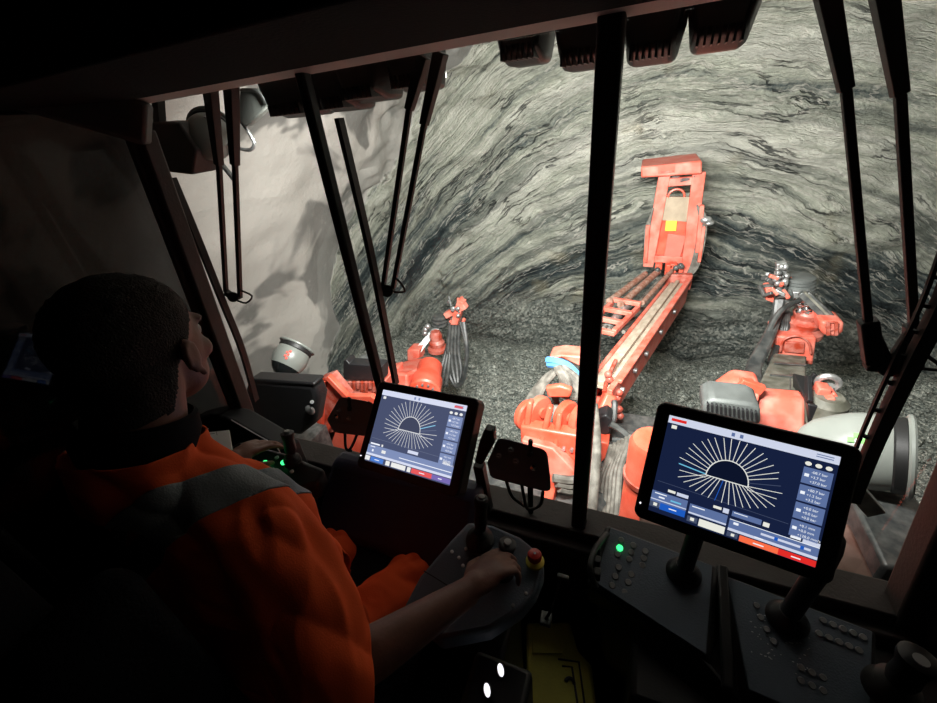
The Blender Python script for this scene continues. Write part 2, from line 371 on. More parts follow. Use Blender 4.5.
# loose broken rock lying on the floor: nobody could count it
mb = MB()
ico = [V(p).normalized() for p in [(0,0,1),(.9,0,.45),(.28,.85,.45),(-.72,.53,.45),(-.72,-.53,.45),(.28,-.85,.45),(.72,.53,-.45),(-.28,.85,-.45),(-.9,0,-.45),(-.28,-.85,-.45),(.72,-.53,-.45),(0,0,-1)]]
icf = [(0,1,2),(0,2,3),(0,3,4),(0,4,5),(0,5,1),(1,6,2),(2,7,3),(3,8,4),(4,9,5),(5,10,1),(6,7,2),(7,8,3),(8,9,4),(9,10,5),(10,6,1),(11,7,6),(11,8,7),(11,9,8),(11,10,9),(11,6,10)]
for k in range(2600):
    x = random.uniform(-3.8, 4.4); y = random.uniform(2.5, 7.2); r = .025+.10*random.random()**4+(.04 if x > 1.8 and random.random() < .3 else 0)
    c = V((x, y, fz(x, y)+r*.3)); sq = V((random.uniform(.7,1.4), random.uniform(.7,1.4), random.uniform(.5,1)))
    mb.add([c+V((p.x*sq.x, p.y*sq.y, p.z*sq.z))*r*random.uniform(.75,1.25) for p in ico], icf)
o = mb.build('broken_rock', 'muck', None, smooth=False, kind='stuff'); tag(o, 'loose broken grey rock lying on the tunnel floor below the face', 'rock')

# ================================================================ CAB SHELL
YW = .85; XL = -1.40; FL = 2.42
# header strip above the windscreen and black headliner behind it
def hz(x): return 4.103+.008*x
def xprof(pts, x0=-1.45, x1=1.05):
    a = [V((x0, y, hz(x0)+z)) for y, z in pts]; return MB().slab(a, (x1-x0, 0, hz(x1)-hz(x0)))
st('trim_1', xprof([(.87, 0), (.785, .006), (.785, .12), (.87, .12)]), 'strip', .003)
mb = xprof([(.784, .002), (.46, .006), (.46, .16), (.784, .16)]); mb.box((-.15, -.15, 4.36), (2.7, 1.5, .06)); st('ceiling.001', mb, 'liner', .006)
# outer roof visor over the work lights
mb = MB(); mb.box((-.1, 1.06, 4.32), (2.9, .52, .05)); st('trim_2', mb, 'post', .01)
# centre and left windscreen posts
def post(name, x, w=.040, d=.05): 
    mb = MB(); mb.box((x, YW+.0, 3.49), (w, d, 1.24)); return st(name, mb, 'post', .006)
post('trim_3', -.070, .042); post('trim_4', -.690, .024, .03)
# front left corner pillar
mb = MB(); a = P(143, 130, .87); b = P(256, 440, .80); mb.beam(a, b, .035, .05, (0,1,0)); mb.beam(a+V((-.025,-.02,0)), b+V((-.025,-.02,0)), .02, .035, (0,1,0)); st('trim_5', mb, 'frame', .006)
# front right corner pillar, leaning
mb = MB(); a = V((.555, .88, 4.12)); b = V((.725, .84, 2.72)); mb.beam(a, b, .06, .08, (0,1,0)); mb.beam(a+V((.05,-.04,0)), b+V((.065,-.05,0)), .08, .05, (0,1,0)); st('trim_6', mb, 'frame', .010)
# window sill under the windscreen, with vents
mb = MB()
mb.beam((-1.42, .86, 2.875), (.72, .86, 2.84), .10, .05)
mb.beam((-1.42, .80, 2.850), (.72, .80, 2.815), .05, .03)
st('trim_7', mb, 'frame', .006)
mb = MB()
for x0, x1 in ((-1.05,-.83), (-.42,-.20), (-.02,.14)): mb.box(((x0+x1)/2, .835, 2.884-(x0+1.4)*.0165), (x1-x0, .012, .006))
st('trim_8', mb, 'rub')
# side headers
mb = MB(); mb.beam(P(150, 125, .83), PX(-30, 70, -1.38), .10, .10); st('trim_9', mb, 'frame', .01)
mb = MB(); mb.box((.80, -.1, 4.12), (.10, 1.8, .12)); st('trim_10', mb, 'frame', .01)
# left lower side wall with belt line
mb = MB(); mb.slab([(XL-.03, .82, FL), (XL-.03, .82, 2.96), (XL-.03, .50, 3.00), (XL-.03, .44, 3.63), (XL-.03, -1.0, 3.80), (XL-.03, -1.0, FL)], (.05, 0, 0)); st('wall_left.001', mb, 'dash', .006)
mb = MB(); mb.beam((XL+.0, .44, 3.645), (XL+.0, -1.0, 3.815), .06, .014); st('trim_11', mb, 'steel', .003)
# right lower side wall
mb = MB(); mb.box((.84, -.1, 2.62), (.05, 1.9, .42)); st('wall_right.001', mb, 'dash', .006)
mb = MB(); mb.box((-.3, -1.02, 3.35), (2.4, .05, 2.0)); st('wall_back', mb, 'dash')
mb = MB(); mb.box((-.3, -.1, FL-.03), (2.36, 1.95, .06)); st('floor.001', mb, 'cabfloor')
# front wall under the sill
mb = MB(); mb.slab([(-1.42, .80, 2.86), (.72, .80, 2.82), (.72, .80, FL), (-1.42, .80, FL)], (0, .06, 0)); st('wall_front.001', mb, 'dash', .004)
# glass
def pane(name, x0, x1, y=YW+.02, zb=2.87):
    mb = MB(); mb.box(((x0+x1)/2, y, (4.10+zb)/2), (x1-x0, .006, 4.10-zb)); return st(name, mb, 'glass', smooth=False)
pane('window_1', -1.325, -.705); pane('window_2', -.675, -.09); pane('window_3', -.05, .60, zb=2.86)
xg = -1.335; mb = MB(); mb.slab([(xg, .80, 2.90), (xg, .0, 2.90), (xg, -.9, 2.90), (xg, -.9, 4.2), (xg, .88, 4.12)], (.006, 0, 0)); st('window_4', mb, 'glass_shade', smooth=False)
mb = MB(); mb.box((.83, -.05, 3.45), (.006, 1.75, 1.25)); st('window_5', mb, 'glass', smooth=False)

# ================================================================ WORK LIGHTS above the windscreen
lamps = [((262,311),118,'leftmost of the black work lights under the roof edge, beside the left windscreen post'),
         ((311,353),112,'black work light just right of the left windscreen post, pale side catching light'),
         ((336,383),102,'third black work light from the left under the roof edge, wider and rounded'),
         ((385,428),91,'black finned work light hanging behind the pair of middle wiper arms'),
         ((493,546),63,'small black work light alone between middle wiper and centre post'),
         ((553,612),68,'black work light with finned bottom just left of the centre post'),
         ((622,686),62,'black work light with finned bottom and shiny side right of the centre post'),
         ((689,762),47,'rightmost and largest black work light at the top of the picture')]
for i, ((xa, xb), yb, lab) in enumerate(lamps):
    y0 = 1.04
    A = P(xa, yb-8, y0); B = P(xb, yb-2, y0); zb = (P((xa+xb)/2, yb, y0)).z; wd = (B-A).x*1.0; cx = (A.x+B.x)/2-.004; h = .17; d = .15
    t = thing('work_light', lab, 'work light', (cx, y0+d/2, zb), 'black work lights on the cab roof edge')
    yaw = Matrix.Rotation(math.radians([3,2,1,0,0,-2,-3,-4][i]), 3, 'Z')
    c = V((cx, y0+d/2, zb+h/2))
    def L(x, y, z): return c+yaw @ V((x, y, z))
    mb = MB(); hw = wd/2; k = .88
    fr = [(-hw, h/2), (hw, h/2), (hw, -h*.12), (hw*.78, -h*.5), (-hw*.78, -h*.5), (-hw, -h*.12)]
    vs = [L(x*k, -d/2, z*k+.012) for x, z in fr]+[L(x, -d*.05, z) for x, z in fr]+[L(x, d/2, z) for x, z in fr]
    f = [(5,4,3,2,1,0), tuple(range(12, 18))]
    for a in (0, 6): f += [(a+i2, a+(i2+1) % 6, a+6+(i2+1) % 6, a+6+i2) for i2 in range(6)]
    mb.add(vs, f); mb.build('housing', 'house', t, .012, seg=3)
    mb = MB()
    for q in range(7):
        x = (-.6+1.2*q/6)*hw; mb.box(L(x, -d*.33, -h*.38), (wd*.035, d*.42, h*.16), yaw)
    mb.build('cooling_fins', 'house', t, .001)
    mb = MB(); mb.box(L(0, d/2+.004, 0), (wd*.8, .008, h*.7), yaw); mb.build('lens', mat('lamp_lens', (.8,.8,.8), .2, emit=(1,.97,.93), es=6), t, .003)
    mb = MB(); mb.beam(L(0, 0, h/2-.005), L(0, 0, h/2+.02), .04, .04, (0,1,0)); mb.beam(L(0, 0, h/2+.015), L(0,0,4.30-c.z), .03, .05, (0,1,0)); mb.build('bracket', 'post', t)
    ld = bpy.data.lights.new('work_light_beam', 'AREA'); ld.shape = 'RECTANGLE'; ld.size = wd*.8; ld.size_y = h*.7; ld.energy = LAMP_W; ld.spread = math.radians(146); ld.color = (1.0, .98, .945)
    lo = bpy.data.objects.new('work_light_beam', ld); COL.objects.link(lo)
    dirv = (yaw @ V((0, 1, -.30))).normalized(); lp = L(0, d/2+.02, 0)
    lo.parent = t; lo.matrix_parent_inverse = Matrix.Identity(4)
    lo.matrix_basis = WM[t.name].inverted() @ (Matrix.Translation(lp) @ dirv.to_track_quat('-Z', 'Y').to_matrix().to_4x4())

# ================================================================ WIPERS
YA = .95
def wiper(label, arms, pivot, loop, blade, ra=.013, bw=1.0):
    t = thing('wiper', label, 'windscreen wiper', P(*pivot, YA))
    for (a, m, b) in arms:
        mb = MB(); pa = P(*a, YA); pb = P(*b, YA); pm = P(*m, YA)
        mb.beam(pa, pm, ra*2.3, .03, (0,1,0), w2=ra*1.5, h2=.022); mb.beam(pm, pb, ra*1.1, .014, (0,1,0), w2=ra*1.1); mb.build('arm', 'rub', t, .002)
    mb = MB(); mb.cyl(P(*pivot, YA-.02), P(*pivot, YA+.03), .018, n=16)
    for q in arms: mb.beam(P(*q[2], YA), P(*pivot, YA), .02, .02, (0,1,0))
    mb.build('pivot_bracket', 'rub', t, .002)
    if loop:
        mb = MB(); mb.tube([P(x, y, YA) for x, y in loop], .0035, 6, sm=3); mb.build('wash_hose', 'rub', t)
    mb = MB(); pts = [P(x, y, YA-.045) for x, y in blade]; pts = smoothpath(pts, 5)
    for i in range(len(pts)-1): mb.beam(pts[i], pts[i+1], .012*bw, .022, (0,1,0))
    mb.build('blade', 'rub', t)
    mb = MB(); off = V((-.016 if blade[-1][0] > blade[0][0] else -.022, .01, 0))
    q = [p+off for p in pts[1:-1]]
    for i in range(len(q)-1): mb.beam(q[i], q[i+1], .006, .008, (0,1,0))
    for i in range(0, len(q), 2): mb.beam(q[i], q[i]-off, .007, .007, (0,1,0))
    mb.build('blade_frame', 'rub', t)
    return t
wiper('black twin-arm wiper on the narrow left pane with slightly curved blade by the corner pillar',
      [((210,86),(219,165),(226,292)), ((231,84),(235,165),(240,296))], (233,297), [(240,290),(252,296),(246,303),(236,300)],
      [(172,178),(196,235),(222,300),(242,350),(256,400)], .012)
wiper('black twin-arm wiper in the middle pane hanging left of the monitor',
      [((424,56),(409,110),(383,288)), ((441,52),(424,125),(393,288))], (387,291), [(392,284),(397,279),(405,291),(394,292)],
      [(339,118),(355,185),(371,255),(384,320),(396,384)], .011)
wiper('large black twin-arm wiper in the right pane with a diagonal blade',
      [((822,-30),(846,90),(868,322)), ((880,-30),(900,95),(914,330))], (889,368), [(905,367),(937,370)],
      [(970,232),(940,308),(908,372),(876,440),(852,500)], .0125, 2.0)
t = bpy.data.objects['wiper.002']
mb = MB(); mb.beam(P(868,320,YA), P(873,362,YA), .030, .03, (0,1,0)); mb.beam(P(866,362,YA), P(918,366,YA), .030, .03, (0,1,0)); mb.beam(P(914,325,YA), P(913,368,YA), .026, .03, (0,1,0)); mb.build('link_plate', 'rub', t, .004)
mb = MB(); mb.tube([P(918,348,YA), P(926,355,YA), P(940,365,YA)], .004, 6); mb.build('wash_hose', 'rub', t)

# ================================================================ EXTERIOR WHITE DOMES
def dome(label, c, r, ax, mark, closed=False, ln=1.0):
    c = V(c); ax = V(ax).normalized(); t = thing('domed_lamp', label, 'lamp housing', c)
    mb = MB(); pr = [(r*.86, -r*.55*ln), (r*.96, -r*.25*ln), (r, 0), (r*.98, r*.3), (r*.92, r*.55)]
    if closed: pr = [(r*.12, -r*1.35*ln), (r*.42, -r*1.22*ln), (r*.68, -r*.95*ln)]+pr
    mb.lathe(c, ax, pr, 36); mb.build('shell', 'white', t, ang=60)
    mb = MB(); mb.lathe(c, ax, [(r*.93, r*.54), (r*.97, r*.58), (r*.97, r*.78), (r*.88, r*.82), (r*.5, r*.86)], 36); mb.build('rim', 'rub', t)
    mb = MB(); mb.tube(ringpath(c+ax*r*.86, ax, r*1.0, n=30), r*.075, 8, sm=0); mb.build('hoop', 'white', t)
    if not closed:
        mb = MB(); mb.lathe(c, ax, [(r*.10, -r*1.12), (r*.45, -r*1.02), (r*.70, -r*.80), (r*.85, -r*.55)], 36); mb.build('lens', 'lensb', t)
    tc = (EYE-c).normalized(); n = (tc-ax*tc.dot(ax)+V((0,0,.35))).normalized(); n = (n-ax*n.dot(ax)).normalized(); x = ax; u = n.cross(x)
    mb = MB()
    for k in range(5): mb.box(c+n*r*.985+x*(k-2)*r*.11+u*r*(.12*(k % 2)), (r*.13, r*.13, r*.04), Matrix((x, u, n)).transposed())
    mb.build('marking', mark, t)
    mb = MB(); mb.cyl(c+V((0,.0,-r*.8)), c+V((0,.05,-r*2.0)), r*.12, n=10); mb.build('bracket', 'dsteel', t)
    return t
dome('white domed lamp with red mark and dark lens standing on the black hood at left', P(290,359,1.95), .130, (.11,.87,.54), 'red')
dome('large white domed lamp with green mark and black rim half hidden by the right monitor', P(862,450,1.75), .160, (.90,-.30,.25), 'green', True, 1.05)
dome('white lamp shell with orange underside hanging outside below the roof at upper left', P(209,138,1.35), .085, (-.45,.75,.35), 'grey', True, .8)
tt = bpy.data.objects['domed_lamp.002']
mb = MB(); mb.ell(P(205,156,1.36), (.06,.05,.022)); mb.build('amber_cover', 'orange', tt)
mb = MB(); mb.tube([P(228,112,1.35), P(240,120,1.35), P(252,138,1.35), (P(254,146,1.35)), P(247,150,1.35), P(228,145,1.35)], .007, 8); mb.build('guard_tube', 'steel', tt)
tb = thing('speaker_box', 'dark brown boxy horn hanging beside the left corner pillar under the roof', 'box', P(168,150,1.25))
mb = MB(); mb.slab([P(150,122,1.25), P(178,122,1.25), P(196,150,1.25), P(192,175,1.25), P(166,172,1.25), P(152,150,1.25)], (0, .12, 0)); mb.build('housing', 'frame', tb, .008)
mb = MB(); mb.beam(P(160,124,1.28), P(158,98,1.28), .03, .03, (0,1,0)); mb.build('bracket', 'frame', tb)
tb = thing('roof_flap', 'pale sheet metal flap under the roof edge left of the first work light', 'panel', P(255,105,1.3))
mb = MB(); mb.slab([P(240,88,1.3), P(262,88,1.3), P(272,103,1.3), P(246,127,1.3), P(238,120,1.3)], (0, .03, 0)); mb.build('sheet', 'white', tb, .004)
mb = MB(); mb.tube([P(240,90,1.29), P(258,92,1.29), P(268,104,1.29)], .005, 6); mb.build('edge_tube', 'steel', tb)

# ================================================================ RIG DECK AND LEFT SIDE
tg = thing('rig_chassis', 'orange front deck of the drill rig seen below the windscreen sill', 'machine', (0, 2, 1.2))
mb = MB(); mb.box((.1, 1.6, 1.15), (3.0, 1.6, .25)); mb.box((.38, 2.9, 1.05), (1.8, 1.1, .45)); mb.build('deck', 'dsteel', tg, .02)
mb = MB()
for x in (-1.25, 1.25): mb.box((x, 1.6, 1.33), (.09, 1.4, .14))
for x in (-.42, .45): mb.box((x, 2.1, 1.33), (.09, 2.4, .14))
mb.box((.0, 1.2, 1.34), (2.5, .09, .12))
mb.build('deck_rib', 'orange', tg, .01)
mb = MB(); mb.box((.52, 1.28, 2.0), (.72, .30, .9)); mb.box((.52, 1.28, 2.46), (.76, .34, .03)); mb.build('front_box', mat('brown_paint', (.26,.10,.07), .6, var=.3, vscale=10, dust=.3), tg, .015)
mb = MB(); mb.box((1.08, 1.5, 2.0), (.24, .4, .9)); mb.build('side_locker', 'dsteel', tg, .015)
for a, b in ((P(838,470,1.25), P(875,512,1.25)), (P(840,600,1.22), P(815,590,1.22))):
    mb = MB(); mb.beam(a, b, .03, .05); mb.build('locker_edge', 'steel', tg, .003)
for x in (-1.7, 1.75):
    for y in (1.2,):
        mb = MB(); mb.lathe((x-.25 if x < 0 else x-.1, y, .65), (1,0,0), [(.35,0),(.62,.02),(.66,.08),(.66,.3),(.62,.36),(.35,.38)], 40); mb.build('wheel', 'rub', tg)
# orange upright cylinder
tc_ = thing('steel_post', 'orange upright round post left of the right-hand monitor outside', 'post', P(652,545,1.75))
c = P(654, 440, 1.75); mb = MB(); mb.lathe((c.x, c.y, 1.25), (0,0,1), [(.115,0),(.115,c.z-1.28),(.10,c.z-1.25)], 32); mb.build('barrel', 'orange', tc_)
mb = MB(); mb.lathe((c.x, c.y, c.z-.28), (0,0,1), [(.125,0),(.125,.03)], 32); mb.build('collar', 'redpaint', tc_)
mb = MB(); mb.lathe((c.x, c.y, c.z-.75), (0,0,1), [(.13,0),(.13,.04)], 32); mb.build('collar', 'redpaint', tc_)
# black hood at left
th = thing('engine_hood', 'black rounded plastic hood outside the left pane in front of the orange frame', 'hood', P(300,420,1.6))
mb = MB(); yb = 1.55
front = [P(247,380,yb), P(312,386,yb), P(318,400,yb), P(314,425,yb), P(300,436,yb), P(255,430,yb), P(240,405,yb)]
mb.slab(front, (0, .12, .0)); mb.build('shell', 'blk', th, .035, seg=4)
mb = MB(); mb.slab([P(250,379,yb), P(313,383,yb), P(315,386,yb), P(249,384,yb)], (0,.10,0)); mb.build('lid', 'blk', th, .01)
mb = MB(); mb.ell(P(310,410,yb-.02), (.035,.02,.035)); mb.cyl(P(312,402,yb), P(312,402,yb-.05), .012, n=12); mb.build('latch', 'steel', th)
mb = MB(); c = P(295,430,yb+.3); mb.box((c.x, c.y, (c.z-.05)/2), (.35,.35,c.z-.05)); mb.build('stand', 'dsteel', th, .01)
# orange side frame
to = thing('guard_frame', 'orange steel side frame with crossing braces behind the black hood', 'frame', P(330,430,2.1))
yb = 2.15
mb = MB()
def q(x, y, yy=None): return P(x, y, yb if yy is None else yy)
mb.slab([q(318,380), q(330,376), q(348,398), q(330,450), q(318,452)], (0,.10,0)); mb.build('side_plate', 'redpaint', to, .008)
mb = MB()
for a, b in (((328,376),(348,397)), ((348,397),(374,397)), ((346,398),(320,440)), ((374,396),(372,418)), ((350,416),(374,417)), ((322,382),(320,446)), ((352,415),(370,400))):
    mb.beam(q(*a, yb-.03), q(*b, yb-.03), .05, .05, (0,1,0))
mb.build('brace', 'orange', to, .006)
mb = MB(); mb.slab([q(300,440), q(372,420), q(372,462), q(300,455)], (0,.08,0)); mb.build('lower_plate', 'orange', to, .01)
mb = MB(); mb.box((q(340,440).x, yb+.25, .85), (.5,.2,1.9)); mb.build('support_column', 'redpaint', to, .01)
tk = thing('valve_block', 'black valve box with orange pipe row below, behind the left windscreen post', 'box', P(360,372,2.6))
yb = 2.6
mb = MB(); mb.slab([q(343,361), q(346,360), q(349,364), q(382,366), q(382,381), q(343,380)], (0,.12,0)); mb.build('case', 'blk', tk, .01)
mb = MB(); mb.slab([q(344,384), q(382,384), q(382,397), q(346,396)], (0,.3,0)); mb.build('manifold', 'orange2', tk, .01)
mb = MB()
for k in range(9): mb.cyl(q(346+k*4, 382, yb-.02), q(346+k*4, 388+(k % 3)*3, yb-.02), .018, n=8)
mb.build('fittings', 'redpaint', tk)
mb = MB(); mb.ell(q(370,365,2.95), (.17,.12,.12), nu=20, nv_=10); mb.build('mesh_cover', 'grill', tk)
mb = MB(); c = q(362,396,2.75); mb.box((c.x, c.y, (c.z-.2)/2), (.3,.25,c.z+.2)); mb.build('pedestal', 'dsteel', tk)

# ================================================================ LEFT BOOM
def hoses(mb, pl, r, n=8):
    for p in pl: mb.tube(p, r, n, sm=6)
tl = thing('drill_boom', 'left orange drill boom with looping black hoses, standing against the left side of the face', 'drill boom', P(430,380,4.2))
Y0 = 3.9
mb = MB(); mb.beam(q(392,388,3.3), q(432,368,4.3), .42, .40, (0,0,1), w2=.32, h2=.34); mb.slab([q(382,372,3.4), q(396,369,3.4), q(398,394,3.4), q(382,394,3.4)], (0,.2,0)); mb.build('boom_arm', 'orange2', tl, .03)
mb = MB(); mb.beam(q(400,372,3.6), q(436,358,4.35), .30, .05, (0,0,1)); mb.build('top_cover', 'olive', tl, .01)
mb = MB(); mb.lathe(q(427,381,3.55), (-.25,.75,.0), [(.17,-.25),(.19,-.23),(.19,.0),(.16,.02),(.16,.3)], 32); mb.build('rotation_drum', 'orange', tl)
for k in range(12):
    mb = MB(); a = 2*math.pi*k/12; cc = q(427,381,3.55)-V((-.25,.75,0)).normalized()*.255; ax = V((-.25,.75,0)).normalized(); x = ax.cross(V((0,0,1))).normalized(); cc += x*math.cos(a)*.13+V((0,0,1))*math.sin(a)*.13
    mb.cyl(cc, cc-ax*.02, .014, n=6); mb.build('bolt', 'steel', tl)
mb = MB(); mb.lathe(q(438,350,4.4), (0,0,1), [(.14,0),(.14,.05),(.10,.07),(.11,.13),(.08,.17),(.09,.24),(.06,.30)], 24); mb.build('turntable_neck', 'redpaint', tl)
mb = MB(); mb.slab([q(407,350,4.2), q(419,350,4.2), q(419,361,4.2), q(407,361,4.2)], (0,.2,0)); mb.build('end_box', 'orange2', tl, .015)
mb = MB()
for d in (0, 3, 6): mb.beam(q(413+d, 353, 4.25), q(437+d*.6, 325, 4.6), .03, .03, (0,1,0))
mb.build('feed_rail', 'dsteel', tl)
mb = MB()
for k in range(9): mb.ell(q(424+random.uniform(0,14), 340-k*1.6+random.uniform(-2,2), 4.45), .045, nu=8, nv_=6)
mb.build('fitting_cluster', 'steel', tl)
mb = MB()
for k in range(3): mb.lathe(q(440,325-k*3.4,4.6), (0,0,1), [(.09,0),(.115,.01),(.115,.03),(.09,.04)], 24)
mb.build('hose_reel', 'dsteel', tl)
mb = MB()
for k in range(16):
    a = q(448+random.uniform(0,16), 302+random.uniform(0,28), 4.45+random.uniform(-.1,.2)); mb.beam(a, a+V((random.uniform(-.06,.06), random.uniform(-.1,.1), random.uniform(.04,.13))), .03, .04, mi=k % 2)
mb.beam(q(451,338,4.5), q(462,300,4.5), .09, .12, (0,1,0)); mb.beam(q(446,315,4.5), q(466,305,4.5), .08, .1, (0,1,0)); mb.build('rock_drill_cradle', ['orange2', 'dsteel'], tl, .006)
mb = MB()
for k in range(5): mb.ell(q(452+random.uniform(0,12), 300+random.uniform(0,22), 4.4), .028, nu=8, nv_=6)
mb.build('lamp_cluster', 'steel', tl)
mb = MB()
hoses(mb, [[q(450+k*3, 325, 4.4), q(448+k*3.5, 350, 4.3), q(449+k*4, 372-k, 4.2), q(456+k*1.5, 386-k, 4.1), q(464,378-k*2,4.1), q(467,350,4.2), q(464-k,322,4.35)] for k in range(4)], .028)
hoses(mb, [[q(452+k*2, 330, 4.45), q(446+k*2, 352, 4.3), q(440+k*4, 372, 4.1), q(436+k*5,386,3.9)] for k in range(3)], .028)
mb.build('hydraulic_hose', 'bhose', tl)
mb = MB(); a = q(400,392,3.5); mb.beam(a, V((a.x+.1, 3.2, -.05)), .3, .3, (1,0,0)); mb.build('boom_foot', 'dsteel', tl, .02)

# ================================================================ MIDDLE BOOM
tm = thing('drill_boom', 'middle orange boom reaching up to the face with an upright service cage at its end', 'drill boom', P(580,400,3.1))
A = P(586,398,3.1); B = P(672,286,6.2); d = (B-A).normalized(); sd = d.cross(V((0,0,1))).normalized(); up = sd.cross(d)
L = (B-A).length
def bm(s, a, b): return A+d*(s*L)+sd*a+up*b      # along, sideways, up (metres)
mb = MB()
mb.beam(bm(0,.20,-.02), bm(.98,.20,-.02), .05, .36, up); mb.beam(bm(.02,-.02,-.02), bm(.98,-.02,-.02), .04, .30, up)
mb.beam(bm(0,.09,-.19), bm(.98,.09,-.19), .26, .03, up); mb.beam(bm(.05,.23,.16), bm(.97,.23,.16), .05, .04, up)
mb.build('boom_arm', 'orange2', tm, .01)
mb = MB(); mb.beam(bm(.03,.09,.09), bm(.97,.09,.09), .19, .03, up); mb.beam(bm(.03,.09,.13), bm(.95,.09,.13), .05, .05, up); mb.build('cable_tray', 'tan', tm, .006)
mb = MB(); mb.box(bm(.97,.08,.12), (.34,.10,.22)); mb.build('end_bracket', 'redpaint', tm, .01)
for s_ in (.08,.2,.32,.5,.7): 
    mb = MB(); mb.cyl(bm(s_,.228,.02), bm(s_,.26,.02), .028, n=12); mb.build('pin', 'steel', tm)
# lattice ladder on the left of the arm
mb = MB()
mb.beam(bm(.30,-.10,.22), bm(.58,-.10,.16), .05, .06, up); mb.beam(bm(.30,-.42,.22), bm(.58,-.42,.16), .05, .06, up)
for s_ in (.30,.39,.48,.58): mb.beam(bm(s_,-.42,.21), bm(s_,-.08,.21), .06, .05, up)
mb.build('ladder_frame', 'orange2', tm, .006)
mb = MB(); mb.cyl(bm(.56,-.44,.2), bm(.93,-.34,.2), .045, n=14); mb.cyl(bm(.56,-.30,.18), bm(.97,-.20,.22), .045, n=14); mb.cyl(bm(.6,-.08,.2), bm(1.0,-.02,.25), .03, n=14); mb.build('feed_cylinder', mat('rusty_cylinder', (.30,.13,.08), .5, var=.3, vscale=20, dust=.4), tm)
mb = MB(); mb.cyl(bm(.40,-.26,.12), bm(.60,-.26,.12), .05, n=14); mb.build('piston_rod', 'steel', tm)
mb = MB()
hoses(mb, [[bm(.36,-.38+k*.055,.15), bm(.5,-.36+k*.05,.02), bm(.68,-.30+k*.04,-.08-.02*(k % 3)), bm(.85,-.24+k*.04,.0), bm(.98,-.15+k*.03,.12)] for k in range(7)], .022)
mb.build('cable_bundle', 'hose', tm)
# pads at the left of the root: cover with blue hose
mb = MB(); mb.slab([P(549,357,3.25), P(562,355,3.25), P(582,357,3.25), P(598,362,3.25), P(598,372,3.25), P(578,366,3.25), P(562,358,3.25), P(549,361,3.25)], (0,.20,.0)); mb.build('swivel_cover', 'orange2', tm, .015)
mb = MB(); hoses(mb, [[P(548,360,3.15), P(556,361,3.1), P(567,365,3.1), P(576,373,3.1), P(584,384,3.1)], [P(549,364,3.14), P(557,365,3.09), P(566,369,3.09), P(575,378,3.09)]], .034); mb.build('blue_hose', 'blue', tm)
# thick dusty hose loops
mb = MB()
for k in range(7):
    o_ = k*2.1; mb.tube([P(527+o_, 402-k, 2.95), P(535+o_, 390-k*1.5, 3.0), P(548+o_, 376-k*1.2, 3.05), P(560+o_*.8, 372, 3.05), P(574+o_*.7, 385, 3.0), P(582+o_*.6, 404, 2.9), P(584+o_*.8, 425, 2.8)], .030, 8)
for k in range(5): mb.tube([P(551+k*2, 392, 2.95), P(557-k, 405, 2.95), P(546+k*1.5, 424, 2.8), P(543+k*2, 438, 2.75)], .026, 8)
for k in range(4): mb.tube([P(556+k, 366, 3.0), P(562+k*2, 380, 2.95), P(560+k*3, 393, 2.95), P(572+k*3, 398, 2.9)], .028, 8)
mb.build('hydraulic_hose', 'hose', tm)
mb = MB()
for k in range(3): mb.tube([P(585+k*4, 404, 2.7), P(588+k*4, 440, 2.5), P(587+k*4, 470, 2.3), P(582+k*5, 505, 2.1), P(578+k*6, 530, 2.0)], .040, 10)
for k in range(3): mb.tube([P(553+k*3, 478+k*5, 2.2), P(572, 480+k*5, 2.25), P(588, 474+k*5, 2.3), P(598, 460+k*4, 2.4)], .035, 8)
mb.build('thick_hose', 'hose', tm)
# clevis with two round discs
tmc = []
for (x, y, w_) in ((527,415,.0), (539,411,.0), (566,416,0), (581,419,0)):
    c = P(x, y, 2.75); ax = V((.86,-.5,.12)).normalized(); mb = MB()
    mb.lathe(c, ax, [(.03,-.04),(.125,-.035),(.14,-.02),(.14,.02),(.125,.035),(.03,.04)], 32); mb.lathe(c, ax, [(.045,-.06),(.045,.06)], 20); mb.build('clevis_disc', 'orange', tm)
mb = MB()
for (a, b) in (((531,400),(524,448)), ((551,405),(541,445)), ((560,412),(556,446)), ((585,418),(588,448))):
    mb.beam(P(*a,2.68), P(*b,2.55), .045, .10, (0,1,0), w2=.06)
mb.slab([P(520,426,2.55), P(592,438,2.55), P(592,470,2.5), P(566,466,2.5), P(548,458,2.5), P(521,452,2.5)], (0,.12,0)); mb.slab([P(545,388,2.8), P(560,386,2.8), P(572,390,2.8), P(570,398,2.8), P(548,398,2.8)], (0,.06,0))
mb.build('clevis_bracket', 'orange', tm, .018)
mb = MB(); mb.slab([P(521,440,2.45), P(553,448,2.45), P(583,480,2.35), P(560,486,2.3), P(530,465,2.4)], (0,.12,-.03)); mb.build('sloped_plate', 'orange2', tm, .012)
for k in range(8): mb = MB(); c = P(524+k*8, 441+k*1.3, 2.53); mb.cyl(c, c+V((0,-.03,0)), .016, n=6); mb.build('bolt', 'steel', tm)
mb = MB(); mb.beam(P(598,420,2.95), P(610,394,3.1), .10, .18, (0,1,0)); mb.beam(P(594,440,2.9), P(600,418,2.95), .13, .16, (0,1,0)); mb.build('lower_link', 'orange', tm, .02)
mb = MB(); mb.slab([P(597,418,2.8), P(606,415,2.8), P(612,420,2.8), P(610,434,2.8), P(600,436,2.8), P(596,428,2.8)], (0,.15,0)); mb.build('motor_box', 'blk', tm, .012)
mb = MB(); mb.slab([P(597,441,2.7), P(609,444,2.7), P(606,458,2.7), P(594,470,2.7), P(593,460,2.7)], (0,.14,0)); mb.build('diamond_bracket', 'orange', tm, .012)
